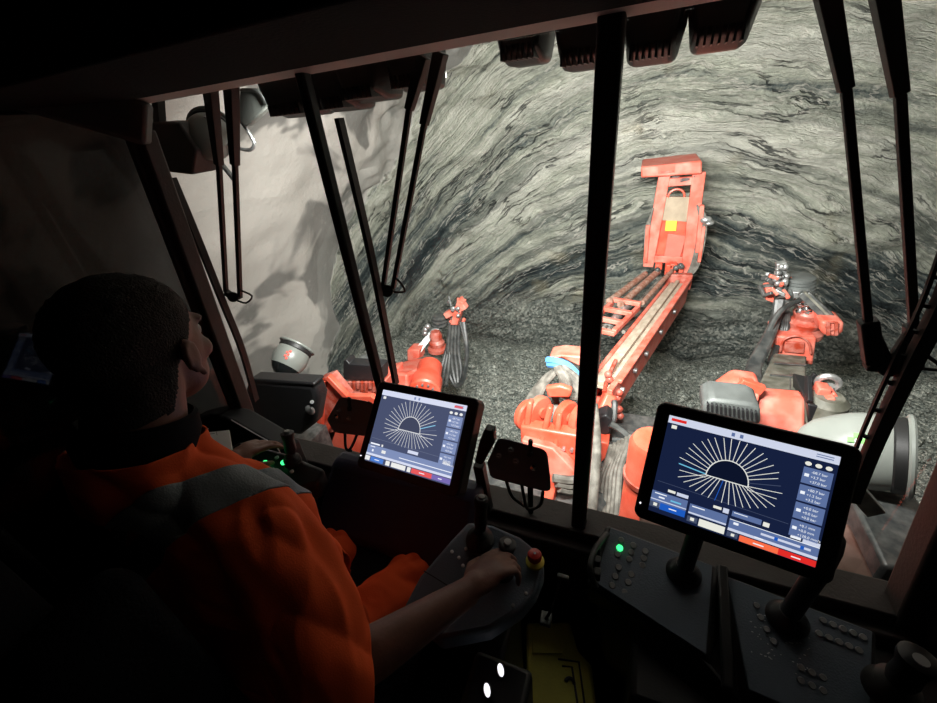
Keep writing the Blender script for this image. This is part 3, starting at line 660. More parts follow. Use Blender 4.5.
mb = MB(); hoses(mb, [[P(610,424,2.8), P(618,428,2.8), P(628,437,2.75), P(632,452,2.7)], [P(612,440,2.75), P(622,442,2.75), P(625,452,2.7), P(618,460,2.65)], [P(609,410,3), P(614,402,3), P(613,420,2.9), P(606,430,2.85)]], .028); mb.build('black_hose', 'bhose', tm)
mb = MB()
for k in range(6): mb.tube([P(632-k*4, 436+k*2, 2.6), P(626-k*4, 452+k*3, 2.55), P(620-k*4, 470+k*3, 2.45), P(618-k*4, 492+k*4, 2.3), P(616-k*4, 520, 2.1)], .026, 8)
mb.build('draped_hose', 'hose', tm)
mb = MB()
for k in range(12): mb.ell(P(614+random.uniform(-6,7), 385+random.uniform(-22,40)-0, 3.2), .035, nu=8, nv_=6)
for k in range(5): mb.tube([P(616-k*1.5,360+k*8,3.5), P(609-k,375+k*8,3.3), P(604,392+k*7,3.1)], .018, 6)
mb.build('fittings', 'redpaint', tm)
mb = MB(); c = P(568,470,2.5); mb.box((c.x, 2.75, (c.z+1.42)/2), (.5,.5,c.z-1.42)); mb.build('boom_foot', 'orange', tm, .02)
# service cage
YB = 6.3
def cg(x, y, dy=0): return P(x, y, YB+dy)
ts = thing('service_cage', 'upright orange cage with wide box on top, at the middle boom tip', 'cage', cg(668,275))
mb = MB()
mb.beam(cg(648,266), cg(665,172), .14, .10, (0,1,0)); mb.beam(cg(686,274), cg(699,172), .15, .10, (0,1,0))
mb.beam(cg(659,183), cg(697,180), .10, .08, (0,1,0)); mb.beam(cg(650,258), cg(688,260), .10, .08, (0,1,0))
mb.build('cage_frame', 'orange2', ts, .008)
mb = MB(); mb.slab([cg(659,197,.03), cg(693,197,.03), cg(683,259,.03), cg(652,257,.03)], (0,.04,0)); mb.build('lower_panel', 'orange', ts, .004)
mb = MB(); mb.slab([cg(660,197,-.01), cg(692,197,-.01), cg(688.5,222,-.01), cg(656,220,-.01)], (0,.03,0)); mb.build('clear_panel', mat('milky_panel', (.36,.30,.22), .25, var=.15, vscale=6), ts, .003)
mb = MB(); mb.slab([cg(666,221,-.03), cg(677,221,-.03), cg(676,231,-.03), cg(665,231,-.03)], (0,.03,0)); mb.build('yellow_sign', 'yelr', ts, .002)
mb = MB(); mb.slab([cg(668,234,-.03), cg(686,236,-.03), cg(680,258,-.03), cg(664,257,-.03)], (0,.02,0)); mb.build('inner_panel', mat('pink_panel', (.60,.16,.12), .3, var=.1), ts, .003)
mb = MB(); mb.tube(ringpath(cg(676,197,-.02), (0,1,0), .10, 180, 360, 8), .014, 6, sm=0); mb.build('handle', 'orange', ts)
mb = MB(); mb.slab([cg(641,167,-.15), cg(702,160.5,-.15), cg(702,174,-.15), cg(641,178,-.15)], (0,.75,0)); mb.build('roof_box', 'orange2', ts, .02)
mb = MB(); mb.slab([cg(658,165.5,-.165), cg(675,163.7,-.165), cg(675,172.5,-.165), cg(658,174,-.165)], (0,.012,0)); mb.build('name_plate', 'orange', ts)
mb = MB()
for k, ww in enumerate((2,1.5,2,1.8,1.2,2)): x = 660.5+k*2.3; mb.slab([cg(x,171.6-k*.2,-.172), cg(x+ww,171.4-k*.2,-.172), cg(x+ww,173-k*.25,-.172), cg(x,173.2-k*.25,-.172)], (0,.004,0))
mb.build('dark_lettering', 'redpaint', ts)
mb = MB()
for k in range(14): a = cg(662+random.uniform(0,32), 178+random.uniform(-3,3), random.uniform(-.1,.2)); mb.cyl(a, a+V((random.uniform(-.12,.12), .05, random.uniform(-.06,.06))), .022, n=8)
mb.build('fittings', 'steel', ts)
mb = MB()
for k in range(6):
    mb.tube([cg(697+k*1.2, 205+k, -.1), cg(700+k*1.3, 222, -.12), cg(696+k*1.6, 245, -.1), cg(690+k*1.5, 268, -.1), cg(680+k, 285-k, -.1)], .011, 6)
    mb.tube([cg(653-k*.6, 208+k*2, -.06), cg(649-k*.7, 228, -.08), cg(647-k*.4, 246, -.08)], .015, 6)
mb.build('hose_bundle', 'hose', ts)
mb = MB(); mb.beam(cg(702,205,-.1), cg(697,252,-.1), .05, .08, (0,1,0)); mb.beam(cg(704,225,-.1), cg(699,262,-.15), .04, .05, (0,1,0)); mb.beam(cg(648,225,-.1), cg(645,262,-.1), .05, .06, (0,1,0)); mb.build('side_rail', 'orange2', ts, .005)
mb = MB(); mb.ell(cg(706,220,-.15), (.07,.05,.05)); mb.ell(cg(709,223,-.15), (.06,.05,.03)); mb.build('side_lamp', 'steel', ts)
mb = MB(); mb.slab([cg(671,275,-.15), cg(684,276,-.15), cg(683,286,-.15), cg(671,285,-.15)], (0,.2,0)); mb.beam(cg(682,283,-.1), cg(672,298,-.1), .07, .07, (0,1,0))
for k in range(10): a = cg(655+random.uniform(0,26), 266+random.uniform(-3,10), -.1); mb.box(a, (.09,.12,.08))
mb.build('tip_bracket', 'orange', ts, .008)
mb = MB()
for k in range(10): mb.ell(cg(655+random.uniform(0,28), 268+random.uniform(-5,12), -.2), .04, nu=8, nv_=6)
mb.build('tip_fittings', 'dsteel', ts)

# ================================================================ RIGHT BOOM
tr = thing('drill_boom', 'right orange boom with olive cover, hose reel and slanted feed rail, behind the right-hand monitor', 'drill boom', P(780,420,3.0))
def R_(x, y, yy): return P(x, y, yy)
mb = MB(); mb.slab([R_(757,395,3.0), R_(806,399,3.0), R_(806,440,2.8), R_(750,430,2.8)], (0,.12,.0)); mb.build('boom_root', 'orange2', tr, .025)
mb = MB(); mb.slab([R_(713,399,2.85), R_(735,383,2.95), R_(764,387,2.95), R_(760,402,2.85), R_(750,414,2.8), R_(716,412,2.8)], (0,.22,.0)); mb.build('pivot_casting', 'orange2', tr, .04, seg=4)
mb = MB(); mb.beam(R_(740,382,2.93), R_(763,390,2.93), .07, .05, (0,1,0)); mb.cyl(R_(739,382,3.0), R_(752,383,3.0), .035, n=14); mb.build('casting_lip', 'orange', tr, .006)
# olive cover: tapered long box
a0, a1, b0, b1 = R_(764,396,3.05), R_(806,399,3.05), R_(778,353,4.1), R_(808,356,4.1)
a0 = R_(764,396,3.05)
mb = MB(); vs = [R_(754,395,3.05), R_(806,399,3.05), R_(807,356,4.15), R_(774,353,4.15)]; dn = V((0,0,-.34)); mb.slab(vs, dn); mb.build('top_cover', 'olive', tr, .015)
mb = MB(); mb.slab([R_(770,376,3.5), R_(806,378,3.5), R_(806,377,3.54), R_(770,375,3.54)], (0,0,.012)); mb.slab([R_(789,398,3.05), R_(790,398,3.05), R_(791,357,4.15), R_(790,357,4.15)], (0,0,.012)); mb.slab([R_(774,364,3.8), R_(806,366,3.8), R_(806,365,3.84), R_(774,363,3.84)], (0,0,.012)); mb.build('cover_seam', 'dsteel', tr)
mb = MB(); mb.slab([R_(775,336,4.3), R_(817,338,4.3), R_(813,366,4.3), R_(776,358,4.3)], (0,.35,0)); mb.build('head_box', 'orange2', tr, .02)
mb = MB(); mb.slab([R_(785,342,4.27), R_(805,343,4.27), R_(804,354,4.27), R_(784,352,4.27)], (0,.03,0)); mb.tube([R_(780,352,4.26), R_(784,340,4.26), R_(797,336,4.26), R_(808,342,4.26), R_(811,354,4.26)], .012, 6); mb.build('inspection_hatch', 'redpaint', tr, .01)
c = R_(800,334,4.5); mb = MB(); mb.lathe(c, (0,0,1), [(.18,0),(.18,.05),(.12,.08),(.14,.14),(.10,.18),(.12,.24),(.09,.30)], 28); mb.build('turntable_neck', 'redpaint', tr)
mb = MB()
for k in range(5): mb.lathe(R_(797,292-k*3.1,4.7), (0,0,1), [(.12,0),(.145,.01),(.145,.035),(.12,.045)], 32)
mb.build('hose_reel', 'grill', tr)
mb = MB(); mb.slab([R_(777,294,4.55), R_(790,294,4.55), R_(790,311,4.55), R_(777,311,4.55)], (0,.25,0)); mb.build('cradle_box', 'steel', tr, .012)
mb = MB(); mb.slab([R_(793,292,4.5), R_(812,292,4.5), R_(812,305,4.5), R_(805,314,4.5), R_(795,306,4.5)], (0,.2,0)); mb.build('bracket_plate', 'steel', tr, .01)
mb = MB()
for k in range(14): mb.ell(R_(795+random.uniform(0,15), 297+random.uniform(0,17), 4.42), .035, nu=8, nv_=6)
mb.build('fittings', 'chrome', tr)
mb = MB()
for k in range(3): mb.beam(R_(800+k*3.4, 293, 4.42), R_(829+k*4.5, 322, 4.35), .045, .07, (0,1,0), mi=k % 2)
mb.build('feed_rail', ['dsteel', 'olive'], tr, .004)
mb = MB(); mb.slab([R_(821,321,4.2), R_(845,322,4.2), R_(844,332,4.2), R_(838,338,4.2), R_(824,336,4.2), R_(820,330,4.2)], (0,.25,0)); mb.build('end_bucket', 'orange2', tr, .03)
mb = MB()
for x in (828,836): mb.beam(R_(x,322,4.17), R_(x,335,4.17), .025, .02, (0,1,0))
mb.tube(ringpath(R_(832,326,4.18), (0,1,0), .04, n=12), .01, 6, sm=0); mb.build('bucket_rib', 'redpaint', tr)
mb = MB()
for k in range(26):
    a = R_(764+random.uniform(0,22), 272+random.uniform(0,26), 4.5+random.uniform(-.1,.2)); mb.beam(a, a+V((random.uniform(-.08,.08), random.uniform(-.1,.1), random.uniform(-.06,.08))), .028, .032, mi=(0,1,1,2)[k % 4])
mb.slab([R_(766,289,4.5), R_(774,287,4.5), R_(774,303,4.5), R_(766,300,4.5)], (0,.15,0)); mb.build('rock_drill', ['orange2', 'dsteel', 'steel'], tr, .005)
mb = MB(); mb.beam(R_(781,262,4.6), R_(781,294,4.6), .08, .08, (0,1,0))
for k in range(8): mb.ell(R_(775+random.uniform(0,12), 266+random.uniform(0,20), 4.5), .03, nu=8, nv_=6)
mb.build('swivel_unit', 'steel', tr, .006)
mb = MB()
hoses(mb, [[R_(777+k*1.2, 300, 4.5), R_(774+k, 318, 4.4), R_(766+k*1.5, 336, 4.2), R_(757+k*2, 352, 4.0), R_(749+k*2.4, 368, 3.8), R_(748+k*3, 384, 3.5)] for k in range(5)], .030)
hoses(mb, [[R_(783+k*2, 312, 4.5), R_(782+k*2, 330, 4.45), R_(776, 348, 4.3), R_(770,364,4.1)] for k in range(3)], .030)
hoses(mb, [[R_(800,300,4.4), R_(780,312,4.3), R_(765,340,4.2), R_(752+k*2,365,3.9), R_(750+k*2,382,3.5)] for k in range(2)], .025)
mb.build('hydraulic_hose', 'bhose', tr)
mb = MB(); mb.slab([R_(703,404,2.35), R_(712,399,2.35), R_(752,404,2.35), R_(761,409,2.35), R_(761,425,2.35), R_(702,417,2.35)], (0,.22,0)); mb.build('grille_lamp', 'grill', tr, .02)
mb = MB()
for k in range(12): x = 707+k*4.4; mb.slab([R_(x,404+k*.75,2.325), R_(x+2,404.2+k*.75,2.325), R_(x+2,413+k*.75,2.325), R_(x,412.8+k*.75,2.325)], (0,.03,0))
mb.build('grille_slot', 'blk', tr, .002)
mb = MB(); mb.beam(R_(808,377,3.1), R_(809,402,2.9), .03, .04, (0,1,0)); mb.slab([R_(814,374,3.2), R_(818,376,3.2), R_(816,388,3.2), R_(811,390,3.2), R_(811,378,3.2)], (0,.03,0)); mb.build('side_rod', 'blk', tr, .004)
mb = MB(); mb.beam(R_(815,389,3.05), R_(828,391,3.05), .08, .10, (0,1,0)); mb.beam(R_(828,391,3.05), R_(834,398,3.05), .06, .10, (0,1,0)); mb.beam(R_(811,401,3.0), R_(834,397,3.0), .06, .10, (0,1,0)); mb.build('side_bracket', 'orange2', tr, .01)
mb = MB(); mb.tube(ringpath(R_(828,383,3.1), (.2,1,.1), .06, n=14), .022, 8, sm=0); mb.cyl(R_(828,386,3.1), R_(830,395,3.1), .04, n=14); mb.build('lifting_eye', 'steel', tr)
mb = MB(); c = R_(824,407,3.0); mb.lathe(c-V((0,0,.12)), (0,0,1), [(.10,0),(.13,.02),(.13,.18),(.09,.22)], 24); mb.build('accumulator', 'olive', tr)
mb = MB(); mb.slab([R_(808,404,2.9), R_(833,410,2.9), R_(833,424,2.9), R_(808,424,2.9)], (0,.4,0)); mb.build('lower_box', 'blk', tr, .01)
c = R_(775,430,2.9); mb = MB(); mb.box((c.x, 3.1, (c.z+1.42)/2), (.7,.5,c.z-1.42)); mb.build('boom_foot', 'orange', tr, .02)

# ================================================================ MONITORS
def quadpose(c, width):
    Rr = [ray(*p) for p in c]
    a = np.array([[Rr[0][i], -Rr[1][i], Rr[2][i], -Rr[3][i]] for i in range(3)]); n = np.linalg.svd(a)[2][-1]; n = n*np.sign(n[0])
    Q = [Rr[i]*float(n[i]) for i in range(4)]; k = width/(Q[1]-Q[0]).length
    Q = [EYE+q_*k for q_ in Q]; ctr = sum(Q, V())/4; x = (Q[1]-Q[0]+Q[2]-Q[3]).normalized(); y = (Q[0]-Q[3]+Q[1]-Q[2]); y = (y-x*y.dot(x)).normalized(); z = x.cross(y)
    m = Matrix((x, y, z)).transposed().to_4x4(); m.translation = ctr; return m, (Q[0]-Q[3]).length
def text_mesh(mb, body, size, x, y, z, mi, sx=1.0):
    cu = bpy.data.curves.new('t', 'FONT'); cu.body = body; cu.size = size; o = bpy.data.objects.new('t', cu); COL.objects.link(o)
    me = o.to_mesh(); mb.add([V((v.co.x*sx+x, v.co.y+y, z)) for v in me.vertices], [tuple(p.vertices) for p in me.polygons], mi)
    o.to_mesh_clear(); bpy.data.objects.remove(o); bpy.data.curves.remove(cu)
def monitor(label, corners, k):
    mt, H = quadpose(corners, .26); W = .26
    t = thing('monitor', label, 'monitor', mtx=mt); H = .19
    mb = MB(); x0, x1, yt, yb2 = -W*.5-.024, W*.5+.027, H*.5+.022, -H*.5-.022
    rr = .016; pts = []
    for (cx, cy, a0) in ((x1-rr, yt-rr, 0), (x0+rr, yt-rr, 90), (x0+rr, yb2+rr, 180), (x1-rr, yb2+rr, 270)):
        for j in range(7): a = math.radians(a0+15*j); pts.append(V((cx+rr*math.cos(a), cy+rr*math.sin(a), .002)))
    mb.slab(pts, (0, 0, -.042)); mb.build('body', 'blk', t, .004, local=True)
    mb = MB(); q4 = [V((p.x*.80, p.y*.78, -.04)) for p in pts]; mb.slab(q4, (0,0,-.022)); mb.build('rear_cover', 'blk', t, .006, local=True)
    # screen
    mb = MB()
    def U(u): return (u-.5)*W
    def Vv(v): return (.5-v)*H
    def rect(u0, v0, u1, v1, mi, z=.0030): mb.add([(U(u0), Vv(v1), z), (U(u1), Vv(v1), z), (U(u1), Vv(v0), z), (U(u0), Vv(v0), z)], [(0,1,2,3)], mi)
    def line(u0, v0, u1, v1, w_, mi, z=.0034):
        a = V((U(u0), Vv(v0), z)); b = V((U(u1), Vv(v1), z)); dd = (b-a).normalized(); n_ = V((-dd.y, dd.x, 0))*w_*.5
        mb.add([a-n_, b-n_, b+n_, a+n_], [(0,1,2,3)], mi)
    rect(0, 0, 1, 1, 0, .0024)
    rect(0, 0, 1, .075, 2); 
    rect(.02, .022, .12, .05, 5, .0033) if k == 0 else rect(.87, .025, .96, .055, 5, .0033)
    rect(.405, .02, .425, .055, 3, .0033); rect(.455, .02, .475, .055, 3, .0033)
    rect(.88, .02, .97, .028, 3, .0033); rect(.88, .04, .97, .048, 3, .0033)
    rect(.03, .09, .065, .125, 7, .0033)
    # tunnel outline and drill plan
    cx, cy, ra, rb = .436, .485, .128, .195
    arc = [(cx-ra*math.cos(math.pi*i/20), cy-rb*math.sin(math.pi*i/20)) for i in range(21)]
    mb.add([(U(a), Vv(b), .0028) for a, b in arc], [tuple(reversed(range(21)))], 12)
    for i in range(20): line(*arc[i], *arc[i+1], .0018, 1)
    line(arc[0][0], arc[0][1], arc[-1][0], arc[-1][1], .0018, 1)
    for i in range(22):
        a = math.pi*(-.04+1.08*i/21); px_, py_ = cx-ra*1.0*math.cos(a), cy-rb*1.0*math.sin(a); s2 = 2.32+.08*((i*7) % 3)
        mi = 10 if (k == 1 and i in (18,)) or (k == 0 and i == 1) else (9 if i in (19,) else 1)
        line(px_, py_, cx-ra*s2*math.cos(a)-.0, cy-.02-rb*1.98*math.sin(a), .0011 if mi != 10 else .002, mi)
    for i in range(15):
        u = -1+2*i/14; line(cx+u*ra, cy+.0, cx+u*ra*2.3, cy+.215-.115*abs(u)**2.2, .0011, 4 if (k == 0 and i == 6) else 1)
    # value panels at the right
    for i, col_ in enumerate(((.85,), (.904,), (.957,))): 
        r_ = .018; mb.add([(U(col_[0])+W*r_*math.cos(a*math.pi/6), Vv(.126)+W*r_*.75*math.sin(a*math.pi/6), .0032) for a in range(12)], [tuple(range(12))], 7)
    vals = [('-08.7 bar', '+3.7 bar', '+37.0 bar'), ('+80.7 bar', '+1.2 bar', '+3.2 bar'), ('+0.0 bar', '+0.0 bar', '+0.0 bar'), ('+0.1 mm', '+0.0 mm', '+128.0 mm/s')]
    for i in range(4):
        v0 = .16+i*.162; rect(.832, v0, .985, v0+.145, 3)
        for j in range(3): text_mesh(mb, vals[i][j], .0060, U(.875), Vv(v0+.044+j*.043), .0034, 8)
        rect(.842, v0+.055, .866, v0+.082, 8, .0033)
    line(.02, .68, .82, .70, .0008, 9)
    # bottom field
    if k == 0:
        rect(.10, .735, .15, .76, 7); rect(.16, .735, .235, .768, 2); rect(.395, .745, .445, .77, 7); rect(.455, .74, .49, .785, 2)
        rect(.0, .785, .238, .94, 3); rect(.0, .865, .238, .875, 2, .0033); rect(.02, .80, .10, .81, 8, .0034); rect(.05, .83, .09, .845, 8, .0034); rect(.13, .83, .20, .845, 10, .0034)
        rect(.0, .895, .065, .95, 9, .0033); rect(.025, .905, .05, .935, 7, .0034); rect(.07, .89, .238, .955, 4, .0033); rect(.13, .915, .18, .925, 8, .0036)
        rect(.255, .80, .49, .90, 3); rect(.255, .88, .49, .895, 2, .0033); rect(.27, .815, .35, .825, 8, .0034)
        rect(.255, .92, .32, .975, 9, .0033); rect(.275, .93, .30, .96, 7, .0034); rect(.33, .915, .49, .985, 7, .0033)
        rect(.51, .74, .68, .79, 3); rect(.52, .75, .60, .757, 8, .0034); rect(.69, .75, .725, .79, 7, .0033)
        rect(.845, .785, .90, .81, 8); rect(.91, .785, 1.0, .825, 2)
        rect(.505, .82, 1.0, .93, 3); rect(.505, .82, 1.0, .826, 8, .0034); rect(.505, .905, 1.0, .93, 2, .0033); rect(.69, .855, .96, .875, 2, .0034); rect(.53, .84, .56, .862, 8, .0034); rect(.765, .85, .785, .882, 4, .0036); rect(.905, .85, .925, .882, 4, .0036); rect(.66, .905, .71, .915, 8, .0036)
        rect(.505, .94, .57, .985, 9, .0033); rect(.53, .95, .55, .975, 7, .0034); rect(.58, .94, .80, .995, 6, .0033); rect(.80, .94, 1.0, .995, 5, .0033); rect(.66, .965, .72, .975, 8, .0036); rect(.87, .965, .92, .975, 8, .0036)
    else:
        rect(.02, .745, .14, .765, 8); rect(.16, .74, .18, .77, 7); rect(0, .775, 1, .89, 3); rect(.40, .84, .99, .85, 8, .0034); rect(.0, .885, 1, .915, 2, .0034)
        rect(.03, .79, .09, .80, 8, .0034); rect(.06, .83, .08, .86, 8, .0034); rect(.18, .81, .23, .85, 7, .0034); rect(.48, .715, .60, .755, 2); rect(.88, .73, .96, .77, 7)
        for u0, u1, mi in ((.0,.06,7), (.07,.23,4), (.26,.31,7), (.33,.50,7), (.52,.56,7), (.57,.80,5), (.80,1.0,11)): rect(u0, .925, u1, .985, mi, .0035)
        rect(.12, .95, .18, .96, 8, .0038); rect(.66, .95, .72, .96, 8, .0038); rect(.87, .95, .91, .96, 8, .0038)
    mb.build('screen', scr_set(k), t, local=True, smooth=False)
    mb = MB(); mb.cyl((x0+.008, yb2+.03, .002), (x0+.008, yb2+.03, .004), .0017, n=10); mb.build('status_light', 'glow_w', t, local=True)
    return t, mt
tR, mR = monitor('large black-framed monitor on the right showing a white sunburst drilling plan on dark navy', [(668.8,413.6),(839.2,455.2),(815.6,569),(649,510.7)], 0)
tL, mL = monitor('greyish-blue sunburst monitor left of centre, between the driver and a switch box', [(384,390.8),(468,407.2),(450,484.4),(365.3,458.8)], 1)
def mount(parent, mt, lx, foot, r=.02, base=.042):
    top = mt @ V((lx, -.075, -.052)); foot = V(foot)
    mb = MB(); mb.lathe(foot, (0,0,1), [(base,0),(base,.008),(base*.75,.022),(r*1.1,.035)], 28); mb.build('round_base', 'blk', parent)
    mb = MB(); mid = V((foot.x, foot.y, top.z-.06)); mb.tube([foot+V((0,0,.02)), mid, top], r, 14); mb.build('post', 'blk', parent)
    mb = MB(); mb.ell(top, .026, nu=16, nv_=10); mb.build('ball_joint', 'blk', parent)

# ================================================================ RIGHT CONSOLE with two key panels
def surf(c4, zs): return [PZ(x, y, z) for (x, y), z in zip(c4, zs)]
tcn = thing('control_console', 'black console with key panels under the right-hand monitor', 'control console', (.25, .65, FL))
K1 = surf([(611,528),(712,566),(706,655),(594,582)], (2.93,2.92,2.88,2.885))
K2 = surf([(727,577),(872,632),(868,740),(748,690)], (2.93,2.93,2.88,2.87))
def cage_block(Kq, zb, grow=.012):
    c = sum(Kq, V())/4; top = [p+(p-c).normalized()*grow-V((0,0,.004)) for p in Kq]; vs = top+[V((p.x, p.y, zb)) for p in top]
    fs = [(0,1,2,3), (7,6,5,4)]+[(i, i+4, (i+1) % 4+4, (i+1) % 4) for i in range(4)]
    if (top[1]-top[0]).cross(top[2]-top[1]).z < 0: fs[0] = (3,2,1,0); fs[1] = (4,5,6,7); fs[2:] = [tuple(reversed(f)) for f in fs[2:]]
    return MB().add(vs, fs)
mb = cage_block(K1, 2.80, .02); mb.build('panel_housing', 'blk', tcn, .012)
mb = cage_block(K2, 2.80, .016); mb.build('panel_housing', 'blk', tcn, .012)
def plate(Kq, th=.004):
    n = (Kq[1]-Kq[0]).cross(Kq[3]-Kq[0]).normalized(); n = n if n.z > 0 else -n; return MB().slab(Kq, n*th), n
mb, n1 = plate(K1); f1 = mb.build('key_panel', 'navy', tcn, .002)
mb, n2 = plate(K2); f2 = mb.build('key_panel', 'navy', tcn, .002)
def onp(Kq, u, v): return (Kq[0]*(1-u)+Kq[1]*u)*(1-v)+(Kq[3]*(1-u)+Kq[2]*u)*v
def planepx(Kq, n, px, py): r = ray(px, py); return EYE+r*((Kq[0]-EYE).dot(n)/r.dot(n))
keys = [(619.6,548.6,1),(621,541,0),(633,546,0),(645,552,0),(631,553,0),(643.5,559,0),(617.5,555,0),(629,560,0),(642,566,0),(618.5,568,0),(631,575,0),(615,577,0),(628,583,0),(612,586,0),(624.5,593,0)]
for x, y, g_ in keys:
    p = planepx(K1, n1, x, y)+n1*.004; mb = MB(); mb.lathe(p, n1, [(.0085,0),(.0085,.003),(.007,.0045)], 16); mb.build('key', 'glow_g' if g_ else 'btn', f1)
mb = MB()
for k in range(46):
    x, y = random.gauss(672,12), random.gauss(606,10); p = planepx(K1, n1, x, y)+n1*.0045; mb.box(p, (random.choice((.002,.005)), .0015, .0006))
for x, y, g_ in keys[6:]: p = planepx(K1, n1, x-1, y+4.5)+n1*.0045; mb.box(p, (.004,.0012,.0006))
mb.build('printed_symbols', 'label', f1)
k2 = [(822+i*10, 621+i*4.2) for i in range(5)]+[(818+i*10, 634+i*4.2) for i in range(5)]+[(756,606),(760,618),(766,630),(773,642)]+[(800+i*11, 668+i*5+j*13) for i in range(3) for j in range(2)]
for x, y in k2:
    p = planepx(K2, n2, x, y)+n2*.004; mb = MB(); mb.lathe(p, n2, [(.0070,0),(.0070,.003),(.0058,.0045)], 14); mb.build('key', 'btn', f2)
mb = MB()
for k in range(50):
    x = 750+random.uniform(0,60); y = 606+(x-750)*.40+random.uniform(0,50); p = planepx(K2, n2, x, y)+n2*.0045; mb.box(p, (random.choice((.002,.004)), .0015, .0006))
mb.build('printed_symbols', 'label', f2)
# grab rail on the left edge, rail between panels
mb = MB(); pz = [PZ(607,534,2.93), PZ(596,548,2.955), PZ(590,568,2.955), PZ(596,588,2.93)]; mb.tube(pz, .008, 10); mb.build('grab_rail', 'blk', tcn)
mb = MB(); mb.beam(PZ(722,566,2.945), PZ(728,690,2.90), .022, .02); mb.build('divider_rail', 'blk', tcn, .004)
mb = MB(); mb.box((.44, .62, 2.61), (.68, .30, .38)); mb.slab([PZ(598,582,2.87), PZ(706,655,2.87), PZ(760,720,2.87), PZ(745,760,2.75), PZ(606,640,2.75)], (0,0,-.12)); mb.build('pedestal', 'blk', tcn, .015)
mb = MB(); 
for k in range(3): p = PZ(600+k*0-3, 550+k*12, 2.94); mb.box(p, (.018,.022,.03))
mb.build('rocker_switch', 'rub', tcn, .003)
mount(tR, mR, -.055, planepx(K1, n1, 683, 574)+n1*.004); mount(tR, mR, .075, planepx(K2, n2, 786, 620)+n2*.004)
# joystick at the right edge
tj = thing('joystick', 'black joystick at the far right edge of the console beside the corner pillar', 'joystick', PZ(890,690,2.93))
b_ = PZ(890,692,2.93)
mb = MB(); mb.lathe(b_, (0,0,1), [(.045,0),(.044,.01),(.030,.03),(.036,.035),(.024,.05)], 24); mb.build('gaiter', 'rub', tj)
mb = MB(); mb.lathe(b_+V((0,0,.04)), (.04,.1,1), [(.020,0),(.026,.02),(.024,.05),(.030,.075),(.030,.085),(.02,.092)], 20); mb.build('grip', 'blk', tj)
mb = MB(); mb.lathe(b_+V((0,0,.128)), (.04,.1,1), [(.012,0),(.012,.006)], 14); mb.build('thumb_switch', 'btn', tj)

# ================================================================ DASH below left monitor, left mounts
tdc = thing('dashboard', 'dark navy lower dashboard below the left monitor', 'dashboard', (-.65,.72,FL))
mb = MB(); mb.slab([(-.86,.56,2.90), (-.86,.72,3.05), (-.86,.78,3.05), (-.86,.78,FL+.005), (-.86,.60,FL+.005)], (.52,0,0)); mb.build('panel', 'navyd', tdc, .02)
mb = MB(); mb.box((-.60,.575,2.80), (.30,.02,.16)); mb.build('glove_door', 'navyd', tdc, .006)
mount(tL, mL, .0, (-.47,.745,3.05), .022, .035)
# side bracket right of the left monitor
tb = thing('monitor_bracket', 'black curved bracket arm just right of the left monitor', 'bracket', P(490,470,.80))
mb = MB(); mb.slab([P(484,430,.74), P(493,433,.74), P(494,444,.74), P(482,466,.74), P(474,463,.74), P(479,442,.74)], (0,.03,0)); mb.build('arm', 'blk', tb, .006)
mb = MB(); mb.beam(P(479,464,.77), V((P(479,464,.77).x, .80, 2.9)), .03, .03, (0,1,0)); mb.build('stalk', 'blk', tb, .004)

# ================================================================ HAND SWITCH BOXES
def switchbox(label, c4, y, knobs, toggle, white, cables, foot):
    t = thing('switch_box', label, 'switch box', P(*foot, .86))
    TL, TR, BR, BL = [P(x, yy, y+dy) for (x, yy), dy in zip(c4, (.045, .045, 0, 0))]
    n = (BL-TL).cross(TR-TL).normalized(); n = n if n.dot(EYE-TL) > 0 else -n
    dn = V((0,.01,-.055)); mb = MB(); c = (TL+TR+BR+BL)/4
    pts = []
    cs = [TL, TR, BR, BL]
    for i in range(4):
        a, b, d_ = cs[i-1], cs[i], cs[(i+1) % 4]
        for s_ in (.0, .33, .67, 1.0):
            p0 = b+(a-b)*.16; p2 = b+(d_-b)*.16; pts.append((p0*(1-s_)+b*s_)*(1-s_)+(b*(1-s_)+p2*s_)*s_)
    mb.slab(pts, dn); mb.build('case', 'boxcase', t, .004, ang=50)
    def pt(x, yy): r = ray(x, yy); return EYE+r*((TL-EYE).dot(n)/r.dot(n))
    for x, yy, r_ in knobs:
        p = pt(x, yy); mb = MB(); mb.lathe(p, n, [(r_*1.25,0),(r_*1.25,.003),(r_,.004),(r_*.9,.012)], 20); mb.build('knob', 'btn', t)
        mb = MB(); mb.box(p+n*.0125, (r_*1.3,.002,.001)); mb.build('pointer', 'label', t)
    p = pt(*toggle); mb = MB(); mb.lathe(p, (0,.25,1), [(.009,0),(.008,.010),(.0045,.013),(.0065,.040),(.005,.044)], 16); mb.build('toggle_lever', 'rub', t)
    p = pt(*white); mb = MB(); mb.lathe(p, n, [(.010,0),(.0095,.008),(.008,.013),(.003,.016)], 16); mb.build('knob_cap', 'chrome', t)
    mb = MB()
    for cb in cables: mb.tube([P(x, yy, y+dd) for x, yy, dd in cb], .005, 8)
    mb.build('cable', 'rub', t)
    mb = MB(); cc = c+dn*.8; mb.tube([cc, V((cc.x, .84, cc.z-.08)), V((cc.x, .84, 2.87))], .009, 10); mb.build('stalk', 'rub', t)
    return t
switchbox('black switch box with knobs and toggle standing between left monitor and centre post', [(498,436),(547,449),(551,482),(485,466)], .72,
          [(499,455.5,.006),(511,450,.007),(516,461,.007)], (530,455), (534,466.5), [[(506,480,.02),(512,496,.05),(524,506,.08)], [(521,480,.02),(524,497,.05),(528,509,.08),(540,505,.08),(543,492,.04)]], (520,500))
